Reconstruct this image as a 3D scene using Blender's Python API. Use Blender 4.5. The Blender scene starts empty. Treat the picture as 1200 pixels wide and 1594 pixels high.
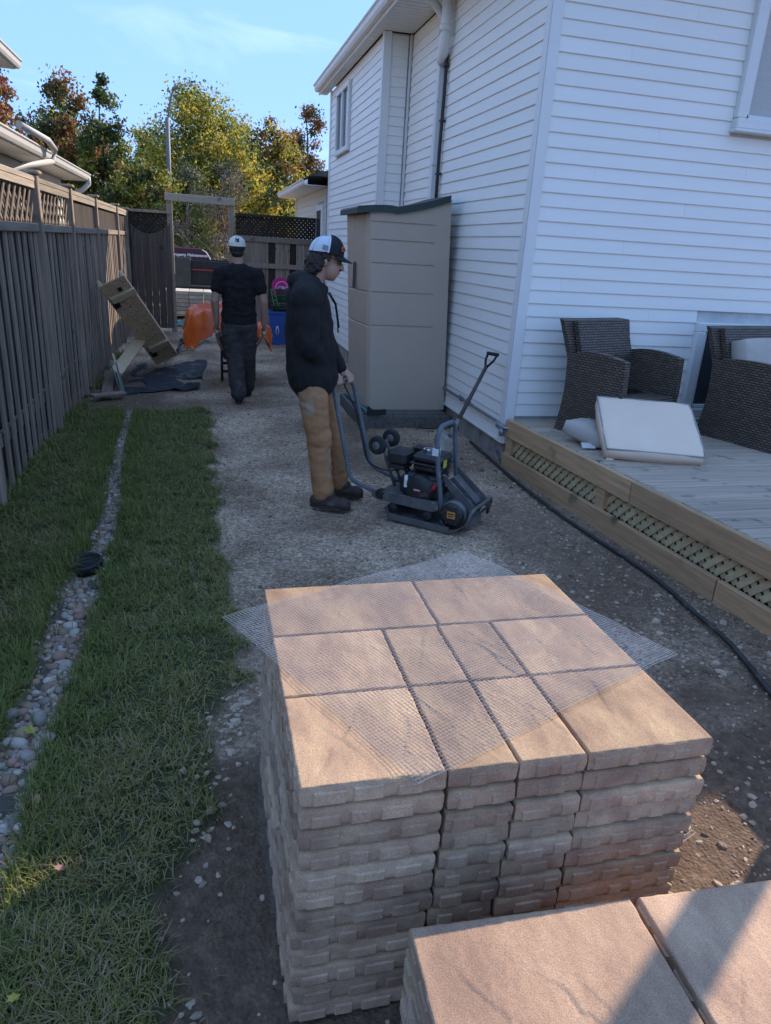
import bpy, bmesh, math, random
import numpy as np
from mathutils import Vector, Matrix, Euler, noise as mnoise

# ------------------------------------------------------------------ camera, sky, sun, exposure
S = bpy.context.scene
COL = S.collection
R = math.radians
cam_d = bpy.data.cameras.new('camera')
cam = bpy.data.objects.new('camera', cam_d)
COL.objects.link(cam)
cam_d.sensor_fit = 'HORIZONTAL'
cam_d.sensor_width = 36.0
cam_d.lens = 36.0 * 1107.0 / 1200.0
cam_d.clip_start = 0.05
cam_d.clip_end = 2000.0
CAMZ = 1.72
cam.matrix_world = Matrix(((0.97009269, 0.02975648, -0.24090396, 0.0),
                           (-0.23588165, 0.34972731, -0.90667009, 0.0),
                           (0.05727138, 0.93637886, 0.34628691, CAMZ),
                           (0, 0, 0, 1)))
S.camera = cam

SUN_AZ, SUN_EL = 57.0, 33.0          # azimuth from +Y (down the yard) towards +X (house side)
sun_dir = Vector((math.sin(R(SUN_AZ)) * math.cos(R(SUN_EL)), math.cos(R(SUN_AZ)) * math.cos(R(SUN_EL)), math.sin(R(SUN_EL))))
W = bpy.data.worlds.new('World')
S.world = W
W.use_nodes = True
wn, wl = W.node_tree.nodes, W.node_tree.links
wn.clear()
w_out = wn.new('ShaderNodeOutputWorld')
w_bg = wn.new('ShaderNodeBackground')
w_sky = wn.new('ShaderNodeTexSky')
w_sky.sky_type = 'NISHITA'
w_sky.sun_disc = False
w_sky.sun_elevation = R(SUN_EL)
w_sky.sun_rotation = R(SUN_AZ)
w_sky.altitude = 900
w_sky.air_density = 1.0
w_sky.dust_density = 0.15
w_sky.ozone_density = 2.5
# thin cirrus: streaks of noise on the sky directions
w_tc = wn.new('ShaderNodeTexCoord')
w_map = wn.new('ShaderNodeMapping')
w_map.inputs['Rotation'].default_value = (R(8), R(-14), R(20))
w_map.inputs['Scale'].default_value = (1.6, 2.2, 9.0)
w_noise = wn.new('ShaderNodeTexNoise')
w_noise.inputs['Scale'].default_value = 1.7
w_noise.inputs['Detail'].default_value = 8.0
w_noise.inputs['Roughness'].default_value = 0.55
w_noise.inputs['Distortion'].default_value = 0.7
w_ramp = wn.new('ShaderNodeValToRGB')
w_ramp.color_ramp.elements[0].position = 0.53
w_ramp.color_ramp.elements[0].color = (0, 0, 0, 1)
w_ramp.color_ramp.elements[1].position = 0.90
w_ramp.color_ramp.elements[1].color = (0.42, 0.42, 0.42, 1)
w_mix = wn.new('ShaderNodeMixRGB')
w_mix.inputs['Color2'].default_value = (2.5, 2.9, 3.4, 1)
wl.new(w_tc.outputs['Generated'], w_map.inputs['Vector'])
wl.new(w_map.outputs[0], w_noise.inputs['Vector'])
wl.new(w_noise.outputs['Fac'], w_ramp.inputs[0])
wl.new(w_ramp.outputs[0], w_mix.inputs['Fac'])
# even haze-free blue blended over the whole dome, so the sky is as level in tone as the photographed one
w_flat = wn.new('ShaderNodeMixRGB'); w_flat.inputs['Fac'].default_value = 0.94; w_flat.inputs['Color2'].default_value = (0.72, 1.32, 2.65, 1)
wl.new(w_sky.outputs[0], w_flat.inputs['Color1']); wl.new(w_flat.outputs[0], w_mix.inputs['Color1'])
wl.new(w_mix.outputs[0], w_bg.inputs['Color'])
w_bg.inputs['Strength'].default_value = 0.14
wl.new(w_bg.outputs[0], w_out.inputs['Surface'])

sun_d = bpy.data.lights.new('sun', 'SUN')
sun_d.energy = 2.0
sun_d.angle = R(0.5)
sun_d.color = (1.0, 0.86, 0.70)
sun = bpy.data.objects.new('sun', sun_d)
COL.objects.link(sun)
sun.rotation_euler = (-sun_dir).to_track_quat('-Z', 'Y').to_euler()
sun.location = (12, 8, 14)

S.view_settings.view_transform = 'Standard'
S.view_settings.look = 'None'
S.view_settings.gamma = 1.0
S.view_settings.use_curve_mapping = False
S.view_settings.exposure = 1.92
S.cycles.max_bounces = 6
S.cycles.diffuse_bounces = 3
S.cycles.glossy_bounces = 2
S.cycles.transmission_bounces = 3
S.cycles.transparent_max_bounces = 4

random.seed(7)
rng = np.random.default_rng(7)

# ------------------------------------------------------------------ material helpers
MATS = {}
def _nt(name):
    m = bpy.data.materials.new(name)
    m.use_nodes = True
    nt = m.node_tree
    b = nt.nodes['Principled BSDF']
    MATS[name] = m
    return m, nt, nt.nodes, nt.links, b
def rgb(c):
    return (c[0], c[1], c[2], 1.0)
def mat(name, c1, c2=None, scale=(8, 8, 8), rough=0.7, bump=0.0, bscale=60.0, rand=0.0, metal=0.0,
        spec=0.3, detail=5.0, contrast=(0.3, 0.7), coords='Object', bdist=0.01, speck=None, dirt=None, trans=0.0):
    """noise-mixed two-tone surface with optional relief, per-object tint and specks"""
    if name in MATS: return MATS[name]
    m, nt, N, L, b = _nt(name)
    b.inputs['Roughness'].default_value = rough
    b.inputs['Metallic'].default_value = metal
    b.inputs['Specular IOR Level'].default_value = spec
    c2 = c2 or tuple(x * 0.75 for x in c1)
    tc = N.new('ShaderNodeTexCoord'); info = N.new('ShaderNodeObjectInfo')
    add = N.new('ShaderNodeVectorMath'); add.operation = 'MULTIPLY_ADD'
    add.inputs[1].default_value = (37.0, 53.0, 71.0)
    L.new(info.outputs['Random'], add.inputs[0])
    L.new(tc.outputs[coords], add.inputs[2])
    mp = N.new('ShaderNodeMapping'); mp.inputs['Scale'].default_value = scale
    L.new(add.outputs[0], mp.inputs['Vector'])
    nz = N.new('ShaderNodeTexNoise'); nz.inputs['Scale'].default_value = 1.0
    nz.inputs['Detail'].default_value = detail; nz.inputs['Roughness'].default_value = 0.62
    L.new(mp.outputs[0], nz.inputs['Vector'])
    rp = N.new('ShaderNodeValToRGB')
    rp.color_ramp.elements[0].position = contrast[0]; rp.color_ramp.elements[0].color = rgb(c1)
    rp.color_ramp.elements[1].position = contrast[1]; rp.color_ramp.elements[1].color = rgb(c2)
    L.new(nz.outputs['Fac'], rp.inputs[0])
    out = rp.outputs[0]
    if speck:                                   # (colour, scale, threshold)
        n2 = N.new('ShaderNodeTexNoise'); n2.inputs['Scale'].default_value = speck[1]; n2.inputs['Detail'].default_value = 2.0
        L.new(add.outputs[0], n2.inputs['Vector'])
        r2 = N.new('ShaderNodeValToRGB')
        r2.color_ramp.elements[0].position = speck[2]; r2.color_ramp.elements[0].color = (0, 0, 0, 1)
        r2.color_ramp.elements[1].position = min(1.0, speck[2] + 0.12); r2.color_ramp.elements[1].color = (1, 1, 1, 1)
        L.new(n2.outputs['Fac'], r2.inputs[0])
        mx = N.new('ShaderNodeMixRGB'); mx.inputs['Color2'].default_value = rgb(speck[0])
        L.new(r2.outputs[0], mx.inputs['Fac']); L.new(out, mx.inputs['Color1']); out = mx.outputs[0]
    if rand:
        hs = N.new('ShaderNodeHueSaturation')
        mr = N.new('ShaderNodeMapRange'); mr.inputs['To Min'].default_value = 1 - rand; mr.inputs['To Max'].default_value = 1 + rand
        L.new(info.outputs['Random'], mr.inputs['Value']); L.new(mr.outputs[0], hs.inputs['Value'])
        L.new(out, hs.inputs['Color']); out = hs.outputs[0]
    L.new(out, b.inputs['Base Color'])
    if trans: b.inputs['Transmission Weight'].default_value = trans
    if bump:
        n3 = N.new('ShaderNodeTexNoise'); n3.inputs['Detail'].default_value = 6.0; n3.inputs['Roughness'].default_value = 0.65
        m3 = N.new('ShaderNodeMapping')
        m3.inputs['Scale'].default_value = bscale if isinstance(bscale, tuple) else (bscale,) * 3
        L.new(add.outputs[0], m3.inputs['Vector']); L.new(m3.outputs[0], n3.inputs['Vector']); n3.inputs['Scale'].default_value = 1.0
        bp = N.new('ShaderNodeBump'); bp.inputs['Strength'].default_value = bump; bp.inputs['Distance'].default_value = bdist
        L.new(n3.outputs['Fac'], bp.inputs['Height']); L.new(bp.outputs[0], b.inputs['Normal'])
    return m

# ------------------------------------------------------------------ mesh helpers
def tag(o, label=None, cat=None, group=None, kind=None):
    if label: o['label'] = label
    if cat: o['category'] = cat
    if group: o['group'] = group
    if kind: o['kind'] = kind
    return o
def empty(name, loc=(0, 0, 0), rot=(0, 0, 0), parent=None):
    o = bpy.data.objects.new(name, None)
    COL.objects.link(o); o.location = loc; o.rotation_euler = rot; o.empty_display_size = 0.1
    if parent: o.parent = parent
    return o
def root_loc(p):
    v = Vector((0, 0, 0))
    while p is not None:
        v = v + p.location; p = p.parent
    return v
def link_mesh(name, me, parent=None, loc=None):
    o = bpy.data.objects.new(name, me)
    COL.objects.link(o)
    if parent is not None: o.parent = parent
    if loc is not None: o.location = loc
    return o
def rotm(rx=0, ry=0, rz=0):
    return Euler((rx, ry, rz)).to_matrix()
class MB:
    """collects vertices and faces; world coordinates unless built with local=True"""
    def __init__(s):
        s.v, s.f, s.mi, s.sm = [], [], [], []
        s.cur = 0; s.smooth = False
    def add(s, vs, fs, smooth=None):
        n = len(s.v)
        s.v.extend([tuple(v) for v in vs])
        for f in fs:
            s.f.append(tuple(i + n for i in f)); s.mi.append(s.cur); s.sm.append(s.smooth if smooth is None else smooth)
        return s
    def box(s, c, d, rot=None, bev=0.0, taper=1.0):
        """centre, full size; bev>0 chamfers every edge"""
        hx, hy, hz = d[0] / 2, d[1] / 2, d[2] / 2
        if bev <= 0:
            vs = [(x * hx * (taper if z > 0 else 1), y * hy * (taper if z > 0 else 1), z * hz) for z in (-1, 1) for y in (-1, 1) for x in (-1, 1)]
            fs = [(0, 2, 3, 1), (4, 5, 7, 6), (0, 1, 5, 4), (2, 6, 7, 3), (0, 4, 6, 2), (1, 3, 7, 5)]
        else:
            b = min(bev, hx * .95, hy * .95, hz * .95)
            vs, idx = [], {}
            for sx in (-1, 1):
                for sy in (-1, 1):
                    for sz in (-1, 1):
                        t = taper if sz > 0 else 1
                        for k in range(3):
                            p = [sx * (hx - b), sy * (hy - b), sz * (hz - b)]
                            p[k] = (sx * hx, sy * hy, sz * hz)[k]
                            idx[(sx, sy, sz, k)] = len(vs); vs.append((p[0] * t, p[1] * t, p[2]))
            I = idx; fs = []
            for k in range(3):
                a, c2 = (k + 1) % 3, (k + 2) % 3
                for sg in (-1, 1):
                    q = []
                    for (u, w) in ((-1, -1), (1, -1), (1, 1), (-1, 1)):
                        sgn = [0, 0, 0]; sgn[k] = sg; sgn[a] = u; sgn[c2] = w
                        q.append(I[(sgn[0], sgn[1], sgn[2], k)])
                    fs.append(tuple(q) if sg > 0 else tuple(reversed(q)))
            for k in range(3):
                a, c2 = (k + 1) % 3, (k + 2) % 3
                for u in (-1, 1):
                    for w in (-1, 1):
                        def g(e, kk):
                            sgn = [0, 0, 0]; sgn[k] = e; sgn[a] = u; sgn[c2] = w
                            return I[(sgn[0], sgn[1], sgn[2], kk)]
                        q = (g(-1, a), g(1, a), g(1, c2), g(-1, c2))
                        fs.append(q if u * w < 0 else tuple(reversed(q)))
            for sx in (-1, 1):
                for sy in (-1, 1):
                    for sz in (-1, 1):
                        q = (I[(sx, sy, sz, 0)], I[(sx, sy, sz, 1)], I[(sx, sy, sz, 2)])
                        fs.append(q if sx * sy * sz > 0 else tuple(reversed(q)))
        if rot is not None: vs = [tuple(rot @ Vector(v)) for v in vs]
        vs = [(v[0] + c[0], v[1] + c[1], v[2] + c[2]) for v in vs]
        return s.add(vs, fs)
    def bar(s, a, b, w, t, up=(0, 0, 1), bev=0.0):
        """rectangular bar from a to b, w across, t along up"""
        a, b = Vector(a), Vector(b); d = b - a; Ln = d.length; d.normalize()
        u = Vector(up); sd = d.cross(u)
        if sd.length < 1e-4: sd = d.cross(Vector((0, 1, 0)))
        sd.normalize(); u = sd.cross(d)
        m = Matrix((d, sd, u)).transposed()
        return s.box(tuple((a + b) / 2), (Ln, w, t), rot=m, bev=bev)
    def tube(s, pts, r, seg=8, cap=True, smooth=True, flat=1.0):
        pts = [Vector(p) for p in pts]; n = len(pts)
        rs = r if isinstance(r, (list, tuple)) else [r] * n
        vs, fs = [], []
        nrm = None
        for i, p in enumerate(pts):
            t = (pts[min(i + 1, n - 1)] - pts[max(i - 1, 0)])
            if t.length < 1e-9: t = Vector((0, 0, 1))
            t.normalize()
            if nrm is None:
                nrm = t.orthogonal().normalized()
            else:
                nrm = (nrm - t * nrm.dot(t))
                nrm = nrm.normalized() if nrm.length > 1e-6 else t.orthogonal().normalized()
            bn = t.cross(nrm)
            for k in range(seg):
                a = 2 * math.pi * k / seg
                vs.append(tuple(p + (nrm * math.cos(a) + bn * math.sin(a) * flat) * rs[i]))
        for i in range(n - 1):
            for k in range(seg):
                k2 = (k + 1) % seg
                fs.append((i * seg + k, i * seg + k2, (i + 1) * seg + k2, (i + 1) * seg + k))
        s.add(vs, fs, smooth)
        if cap:
            m = len(s.v) - n * seg
            s.f.append(tuple(m + k for k in reversed(range(seg)))); s.mi.append(s.cur); s.sm.append(False)
            s.f.append(tuple(m + (n - 1) * seg + k for k in range(seg))); s.mi.append(s.cur); s.sm.append(False)
        return s
    def lathe(s, prof, c=(0, 0, 0), rot=None, seg=20, smooth=True):
        """prof: list of (r, z); axis z"""
        vs, fs = [], []
        for (r, z) in prof:
            for k in range(seg):
                a = 2 * math.pi * k / seg
                v = Vector((r * math.cos(a), r * math.sin(a), z))
                if rot is not None: v = rot @ v
                vs.append((v[0] + c[0], v[1] + c[1], v[2] + c[2]))
        for i in range(len(prof) - 1):
            for k in range(seg):
                k2 = (k + 1) % seg
                fs.append((i * seg + k, i * seg + k2, (i + 1) * seg + k2, (i + 1) * seg + k))
        fs.append(tuple(reversed(range(seg)))); fs.append(tuple((len(prof) - 1) * seg + k for k in range(seg)))
        return s.add(vs, fs, smooth)
    def prism(s, poly, h0, h1, axis='z', smooth=False):
        """polygon (a,b) extruded along axis between h0,h1"""
        n = len(poly)
        def P(a, b, h): return {'z': (a, b, h), 'y': (a, h, b), 'x': (h, a, b)}[axis]
        vs = [P(a, b, h0) for a, b in poly] + [P(a, b, h1) for a, b in poly]
        fs = [tuple(reversed(range(n))), tuple(range(n, 2 * n))] + [(i, (i + 1) % n, n + (i + 1) % n, n + i) for i in range(n)]
        return s.add(vs, fs, smooth)
    def quad(s, a, b, c, d): return s.add([a, b, c, d], [(0, 1, 2, 3)])
    def mesh(s, name, mats, off=(0, 0, 0), fixn=True):
        me = bpy.data.meshes.new(name)
        o = off
        me.from_pydata([(v[0] - o[0], v[1] - o[1], v[2] - o[2]) for v in s.v], [], s.f)
        for m in (mats if isinstance(mats, (list, tuple)) else [mats]): me.materials.append(m)
        me.polygons.foreach_set('material_index', s.mi)
        me.polygons.foreach_set('use_smooth', s.sm)
        if fixn:
            bm = bmesh.new(); bm.from_mesh(me)
            bmesh.ops.recalc_face_normals(bm, faces=bm.faces[:]); bm.to_mesh(me); bm.free()
        me.update()
        return me
    def build(s, name, mats, parent=None, local=False, fixn=True):
        off = (0, 0, 0) if (parent is None or local) else root_loc(parent)
        return link_mesh(name, s.mesh(name, mats, off, fixn), parent)
def np_mesh(name, V, F, mats, mi=None, smooth=False, parent=None, off=(0, 0, 0)):
    """fast mesh from numpy arrays; F is (n,k) with constant k"""
    me = bpy.data.meshes.new(name)
    V = np.asarray(V, dtype=np.float32) - np.asarray(off, dtype=np.float32)
    F = np.asarray(F, dtype=np.int32); k = F.shape[1]
    me.vertices.add(len(V)); me.vertices.foreach_set('co', V.ravel())
    me.loops.add(F.size); me.loops.foreach_set('vertex_index', F.ravel())
    me.polygons.add(len(F))
    me.polygons.foreach_set('loop_start', np.arange(0, F.size, k, dtype=np.int32))
    me.polygons.foreach_set('loop_total', np.full(len(F), k, dtype=np.int32))
    for m in (mats if isinstance(mats, (list, tuple)) else [mats]): me.materials.append(m)
    if mi is not None: me.polygons.foreach_set('material_index', np.asarray(mi, dtype=np.int32))
    me.polygons.foreach_set('use_smooth', np.full(len(F), smooth, dtype=bool))
    me.update(calc_edges=True); me.validate()
    return link_mesh(name, me, parent)
def copy_tree(o, parent=None):
    c = o.copy(); COL.objects.link(c); c.parent = parent
    for ch in o.children: copy_tree(ch, c)
    return c
def n3(p, s=1.0, seed=0.0):
    return mnoise.noise(Vector((p[0] * s + seed, p[1] * s + seed * 1.7, p[2] * s - seed)))
def ordinal(i):
    return ['first', 'second', 'third', 'fourth', 'fifth', 'sixth', 'seventh', 'eighth', 'ninth', 'tenth', 'eleventh', 'twelfth'][i]
def text_mesh(body, size, extrude=0.0, align='CENTER', bold=0.0):
    cu = bpy.data.curves.new('text', 'FONT'); cu.body = body; cu.size = size; cu.extrude = extrude
    cu.align_x = align; cu.align_y = 'CENTER'; cu.offset = bold; cu.resolution_u = 3
    o = bpy.data.objects.new('text_tmp', cu); COL.objects.link(o)
    dg = bpy.context.evaluated_depsgraph_get(); dg.update()
    me = bpy.data.meshes.new_from_object(o.evaluated_get(dg))
    bpy.data.objects.remove(o); bpy.data.curves.remove(cu)
    return me
def lettering(name, body, size, center, right, up, material, parent, extrude=0.001, bold=0.0):
    """flat letters lying in the plane (right, up), in world coordinates under an unrotated parent"""
    me = text_mesh(body, size, extrude, bold=bold)
    r = Vector(right).normalized(); u = Vector(up); u = (u - r * u.dot(r)).normalized(); nn = r.cross(u)
    me.transform(Matrix(((r.x, u.x, nn.x, center[0]), (r.y, u.y, nn.y, center[1]), (r.z, u.z, nn.z, center[2]), (0, 0, 0, 1))))
    off = root_loc(parent)
    me.transform(Matrix.Translation(-off))
    me.materials.clear(); me.materials.append(material)
    return link_mesh(name, me, parent)
# ------------------------------------------------------------------ ground
LAWN_EDGE = [(-2, -0.15), (1.2, -0.13), (1.4, -0.14), (1.66, -0.09), (1.9, -0.03), (2.3, .01), (2.6, 0.13), (3.0, 0.10), (3.4, 0.085), (4.0, 0.07), (5.76, 0.04), (7.67, 0.03), (9, 0.0)]
STRIP = [(0.0, -0.70), (1.98, -0.67), (2.2, -0.67), (2.7, -0.65), (3.4, -0.655), (4.0, -0.615), (4.75, -0.62), (6.38, -0.735), (7.8, -0.76)]
STRIP_W = [(0.0, 0.09), (2.3, 0.072), (3.4, 0.085), (4.0, 0.058), (4.75, 0.05), (6.38, 0.04), (7.8, 0.03)]
def interp(tab, y):
    return np.interp(y, [a for a, _ in tab], [b for _, b in tab])
def vnoise(x, y, seed=0):
    """cheap smooth value noise on arrays"""
    r = np.random.default_rng(seed); T = r.random((64, 64))
    xi = np.floor(x).astype(int); yi = np.floor(y).astype(int)
    fx = x - xi; fy = y - yi; fx = fx * fx * (3 - 2 * fx); fy = fy * fy * (3 - 2 * fy)
    a = T[xi % 64, yi % 64]; b = T[(xi + 1) % 64, yi % 64]; c = T[xi % 64, (yi + 1) % 64]; d = T[(xi + 1) % 64, (yi + 1) % 64]
    return (a * (1 - fx) + b * fx) * (1 - fy) + (c * (1 - fx) + d * fx) * fy
def sstep(a, b, x):
    t = np.clip((x - a) / (b - a), 0, 1); return t * t * (3 - 2 * t)
def lawn_mask(x, y):
    e = interp(LAWN_EDGE, y) + (vnoise(x * 7, y * 7, 1) - .5) * .17 + (vnoise(x * 31, y * 31, 2) - .5) * .07
    m = sstep(0.03, -0.03, x - e) * sstep(7.75, 7.45, y + (vnoise(x * 4, y * 4, 3) - .5) * .7)
    return m * (1 - strip_mask(x, y))
def strip_mask(x, y):
    c = interp(STRIP, y) + (vnoise(x * 0 + 3, y * 5, 4) - .5) * .03; w = interp(STRIP_W, y) * (0.8 + .5 * vnoise(x * 6, y * 6, 5))
    return sstep(w + .015, w - .02, np.abs(x - c)) * sstep(7.9, 7.6, y)
def soil_mask(x, y):
    a = sstep(2.35, 2.0, y + (vnoise(x * 5, y * 5, 6) - .5) * .5)
    b = sstep(0.45, 0.8, vnoise(x * 1.6 + 7, y * 1.6, 7)) * 0.6
    c = sstep(1.5, 2.3, x + (vnoise(x * 3, y * 3, 8) - .5)) * sstep(7, 4, y) * .62
    d = sstep(-.1, -.6, x) * sstep(7.4, 7.9, y) * sstep(12, 9, y)
    return np.clip(np.maximum.reduce([a, b, c, d]), 0, 1)
def ground_z(x, y):
    near = sstep(40, 16, y)
    z = (vnoise(x * 1.3, y * 1.3, 9) - .5) * .03 + (vnoise(x * 5, y * 5, 10) - .5) * .016 + (vnoise(x * 17, y * 17, 11) - .5) * .007
    inst = sstep(.30, .10, np.maximum(np.abs(x - .65) - .5, np.abs(y - 1.3) - .8))
    z = z * near * (1 - .8 * inst)
    z = z + lawn_mask(x, y) * .022 - strip_mask(x, y) * .012 - near * .004
    z = z - .05 * sstep(.35, .0, np.abs(x + 0.02 - 0.1)) * sstep(2.3, 1.9, y) * 0.25
    return z
gx = np.concatenate([[-700, -300, -120, -60, -30, -15, -8, -5, -3, -2.2], np.arange(-1.6, 3.3, 0.035), [3.6, 4.2, 5, 7, 10, 16, 30, 60, 120, 300, 700]])
gy = np.concatenate([[-300, -60, -20, -8, -3, -1, 0.0], np.arange(0.5, 9.0, 0.035), np.arange(9.0, 15.0, 0.08), [15.5, 16.5, 18, 20, 24, 30, 45, 80, 160, 400, 900]])
GX, GY = np.meshgrid(gx, gy)
GZ = ground_z(GX, GY)
nx_, ny_ = len(gx), len(gy)
ii = (np.arange(ny_ - 1)[:, None] * nx_ + np.arange(nx_ - 1)[None, :]).ravel()
GF = np.stack([ii, ii + 1, ii + nx_ + 1, ii + nx_], 1)

m, nt, N, L, b = _nt('ground')
def _noise(scale, detail=6, rough=.6, vec=None):
    n = N.new('ShaderNodeTexNoise'); n.inputs['Scale'].default_value = scale; n.inputs['Detail'].default_value = detail; n.inputs['Roughness'].default_value = rough
    L.new((vec or g_tc.outputs['Object']), n.inputs['Vector']); return n
def _ramp(src, a, ca, bb, cb, mid=None):
    r = N.new('ShaderNodeValToRGB'); e = r.color_ramp.elements
    e[0].position = a; e[0].color = rgb(ca); e[1].position = bb; e[1].color = rgb(cb)
    if mid: q = e.new(mid[0]); q.color = rgb(mid[1])
    L.new(src, r.inputs[0]); return r
def _mix(f, a, bb):
    x = N.new('ShaderNodeMixRGB'); L.new(f, x.inputs['Fac']); L.new(a, x.inputs['Color1']); L.new(bb, x.inputs['Color2']); return x
g_tc = N.new('ShaderNodeTexCoord')
v1 = N.new('ShaderNodeTexVoronoi'); v1.inputs['Scale'].default_value = 75; L.new(g_tc.outputs['Object'], v1.inputs['Vector'])
v2 = N.new('ShaderNodeTexVoronoi'); v2.inputs['Scale'].default_value = 190; L.new(g_tc.outputs['Object'], v2.inputs['Vector'])
sep = N.new('ShaderNodeSeparateColor'); L.new(v1.outputs['Color'], sep.inputs[0])
grv = _ramp(sep.outputs[0], 0.0, (.25, .182, .125), 1.0, (.68, .515, .37), (.55, (.45, .33, .232)))
big = _noise(1.1, 5, .6)
tone = _ramp(big.outputs['Fac'], .36, (.50, .46, .42), .60, (1.12, 1.11, 1.09))
mulg = N.new('ShaderNodeMixRGB'); mulg.blend_type = 'MULTIPLY'; mulg.inputs['Fac'].default_value = 1.0
L.new(grv.outputs[0], mulg.inputs['Color1']); L.new(tone.outputs[0], mulg.inputs['Color2'])
so = _noise(26, 8, .7)
soil = _ramp(so.outputs['Fac'], .3, (.085, .055, .037), .72, (.215, .145, .097))
at1 = N.new('ShaderNodeAttribute'); at1.attribute_name = 'soil'
at2 = N.new('ShaderNodeAttribute'); at2.attribute_name = 'lawn'
brk = _noise(14, 6, .7)
mth = N.new('ShaderNodeMath'); mth.operation = 'MULTIPLY_ADD'; mth.inputs[1].default_value = 1.3; L.new(brk.outputs['Fac'], mth.inputs[0])
sub = N.new('ShaderNodeMath'); sub.operation = 'SUBTRACT'; sub.inputs[1].default_value = .62; L.new(at1.outputs['Fac'], sub.inputs[0]); L.new(sub.outputs[0], mth.inputs[2])
mthc = N.new('ShaderNodeClamp'); L.new(mth.outputs[0], mthc.inputs[0])
c1 = _mix(mthc.outputs[0], mulg.outputs[0], soil.outputs[0])
ln = _noise(40, 6, .7)
lawnc = _ramp(ln.outputs['Fac'], .3, (.035, .045, .018), .7, (.085, .09, .042))
c2 = _mix(at2.outputs['Fac'], c1.outputs[0], lawnc.outputs[0])
L.new(c2.outputs[0], b.inputs['Base Color'])
b.inputs['Roughness'].default_value = .95; b.inputs['Specular IOR Level'].default_value = .12
bsum = N.new('ShaderNodeMath'); bsum.operation = 'ADD'; L.new(v1.outputs['Distance'], bsum.inputs[0])
bn = _noise(120, 6, .7); L.new(bn.outputs['Fac'], bsum.inputs[1])
bp = N.new('ShaderNodeBump'); bp.inputs['Strength'].default_value = .9; bp.inputs['Distance'].default_value = .008
L.new(bsum.outputs[0], bp.inputs['Height']); L.new(bp.outputs[0], b.inputs['Normal'])
ground = np_mesh('ground', np.stack([GX.ravel(), GY.ravel(), GZ.ravel()], 1), GF, MATS['ground'], smooth=True)
for nm, arr in (('soil', soil_mask(GX, GY)), ('lawn', lawn_mask(GX, GY))):
    a = ground.data.attributes.new(nm, 'FLOAT', 'POINT'); a.data.foreach_set('value', arr.ravel().astype(np.float32))
tag(ground, kind='structure')

# ---- loose stones
def ico():
    t = (1 + 5 ** .5) / 2
    v = np.array([(-1, t, 0), (1, t, 0), (-1, -t, 0), (1, -t, 0), (0, -1, t), (0, 1, t), (0, -1, -t), (0, 1, -t), (t, 0, -1), (t, 0, 1), (-t, 0, -1), (-t, 0, 1)], float)
    v /= np.linalg.norm(v[0])
    f = np.array([(0, 11, 5), (0, 5, 1), (0, 1, 7), (0, 7, 10), (0, 10, 11), (1, 5, 9), (5, 11, 4), (11, 10, 2), (10, 7, 6), (7, 1, 8), (3, 9, 4), (3, 4, 2), (3, 2, 6), (3, 6, 8), (3, 8, 9), (4, 9, 5), (2, 4, 11), (6, 2, 10), (8, 6, 7), (9, 8, 1)])
    return v, f
ICO_V, ICO_F = ico()
def stones_mesh(name, pts, rad, mats, flat=(0.45, 0.8), jitter=.28, sink=.08, parent=None, mi_p=None):
    n = len(pts)
    V = np.repeat(ICO_V[None], n, 0) * (1 + rng.uniform(-jitter, jitter, (n, 12, 1)))
    sc = np.stack([rng.uniform(.75, 1.3, n), rng.uniform(.7, 1.1, n), rng.uniform(flat[0], flat[1], n)], 1) * rad[:, None]
    V = V * sc[:, None, :]
    a = rng.uniform(0, 6.28, n); tl = rng.uniform(-.35, .35, n)
    ct, st = np.cos(tl)[:, None], np.sin(tl)[:, None]
    y, z = V[:, :, 1].copy(), V[:, :, 2].copy(); V[:, :, 1] = y * ct - z * st; V[:, :, 2] = y * st + z * ct
    ca, sa = np.cos(a)[:, None], np.sin(a)[:, None]
    x, y = V[:, :, 0].copy(), V[:, :, 1].copy(); V[:, :, 0] = x * ca - y * sa; V[:, :, 1] = x * sa + y * ca
    V = V + np.stack([pts[:, 0], pts[:, 1], pts[:, 2] + rad * sink], 1)[:, None, :]
    F = (ICO_F[None] + (np.arange(n) * 12)[:, None, None]).reshape(-1, 3)
    mi = None
    if isinstance(mats, (list, tuple)): mi = np.repeat(rng.choice(len(mats), n, p=mi_p), 20)
    return np_mesh(name, V.reshape(-1, 3), F, mats, mi, parent=parent)
def blocked(x, y):
    return ((x > .14) & (x < 1.17) & (y > 1.12) & (y < 2.08)) | (x > interp([(0, 2.95), (2.72, 2.745), (5.55, 2.50), (5.6, 2.49), (9.5, 2.49), (9.51, 2.16), (20, 2.16)], y))
g_light = mat('gravel_light', (.52, .40, .29), (.36, .27, .19), (30,) * 3, .9, .3, 150, coords='Object')
g_mid = mat('gravel_mid', (.38, .28, .195), (.25, .185, .13), (30,) * 3, .9, .3, 150)
g_dark = mat('gravel_dark', (.16, .12, .088), (.10, .075, .055), (30,) * 3, .9, .3, 150)
n = 42000
yy = 1.0 + (rng.power(0.55, n)) * 13.5
xx = rng.uniform(-1.25, 2.75, n)
lm = lawn_mask(xx, yy); sm_ = strip_mask(xx, yy); so_ = soil_mask(xx, yy)
dens = np.where(so_ > .5, .38, 1.0) * np.where((xx > 1.25) & (yy < 3.6), 1.3, 1.0) * (1 - sm_)
dens = dens * np.where(lm > .2, .02, 1.0) * np.where((yy < 2.3) & (xx < 1.25), .15, 1.0)
dens = dens * np.where(xx > 2.25, 2.5, 1.0)
keep = (rng.random(n) * 1.6 < dens) & ~blocked(xx, yy)
xx, yy = xx[keep], yy[keep]
rad = np.clip(rng.lognormal(-5.35, .50, len(xx)), .002, .02) * np.where(((xx > 1.25) & (yy < 3.6)) | (xx > 2.2), 1.3, 1.0)
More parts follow.
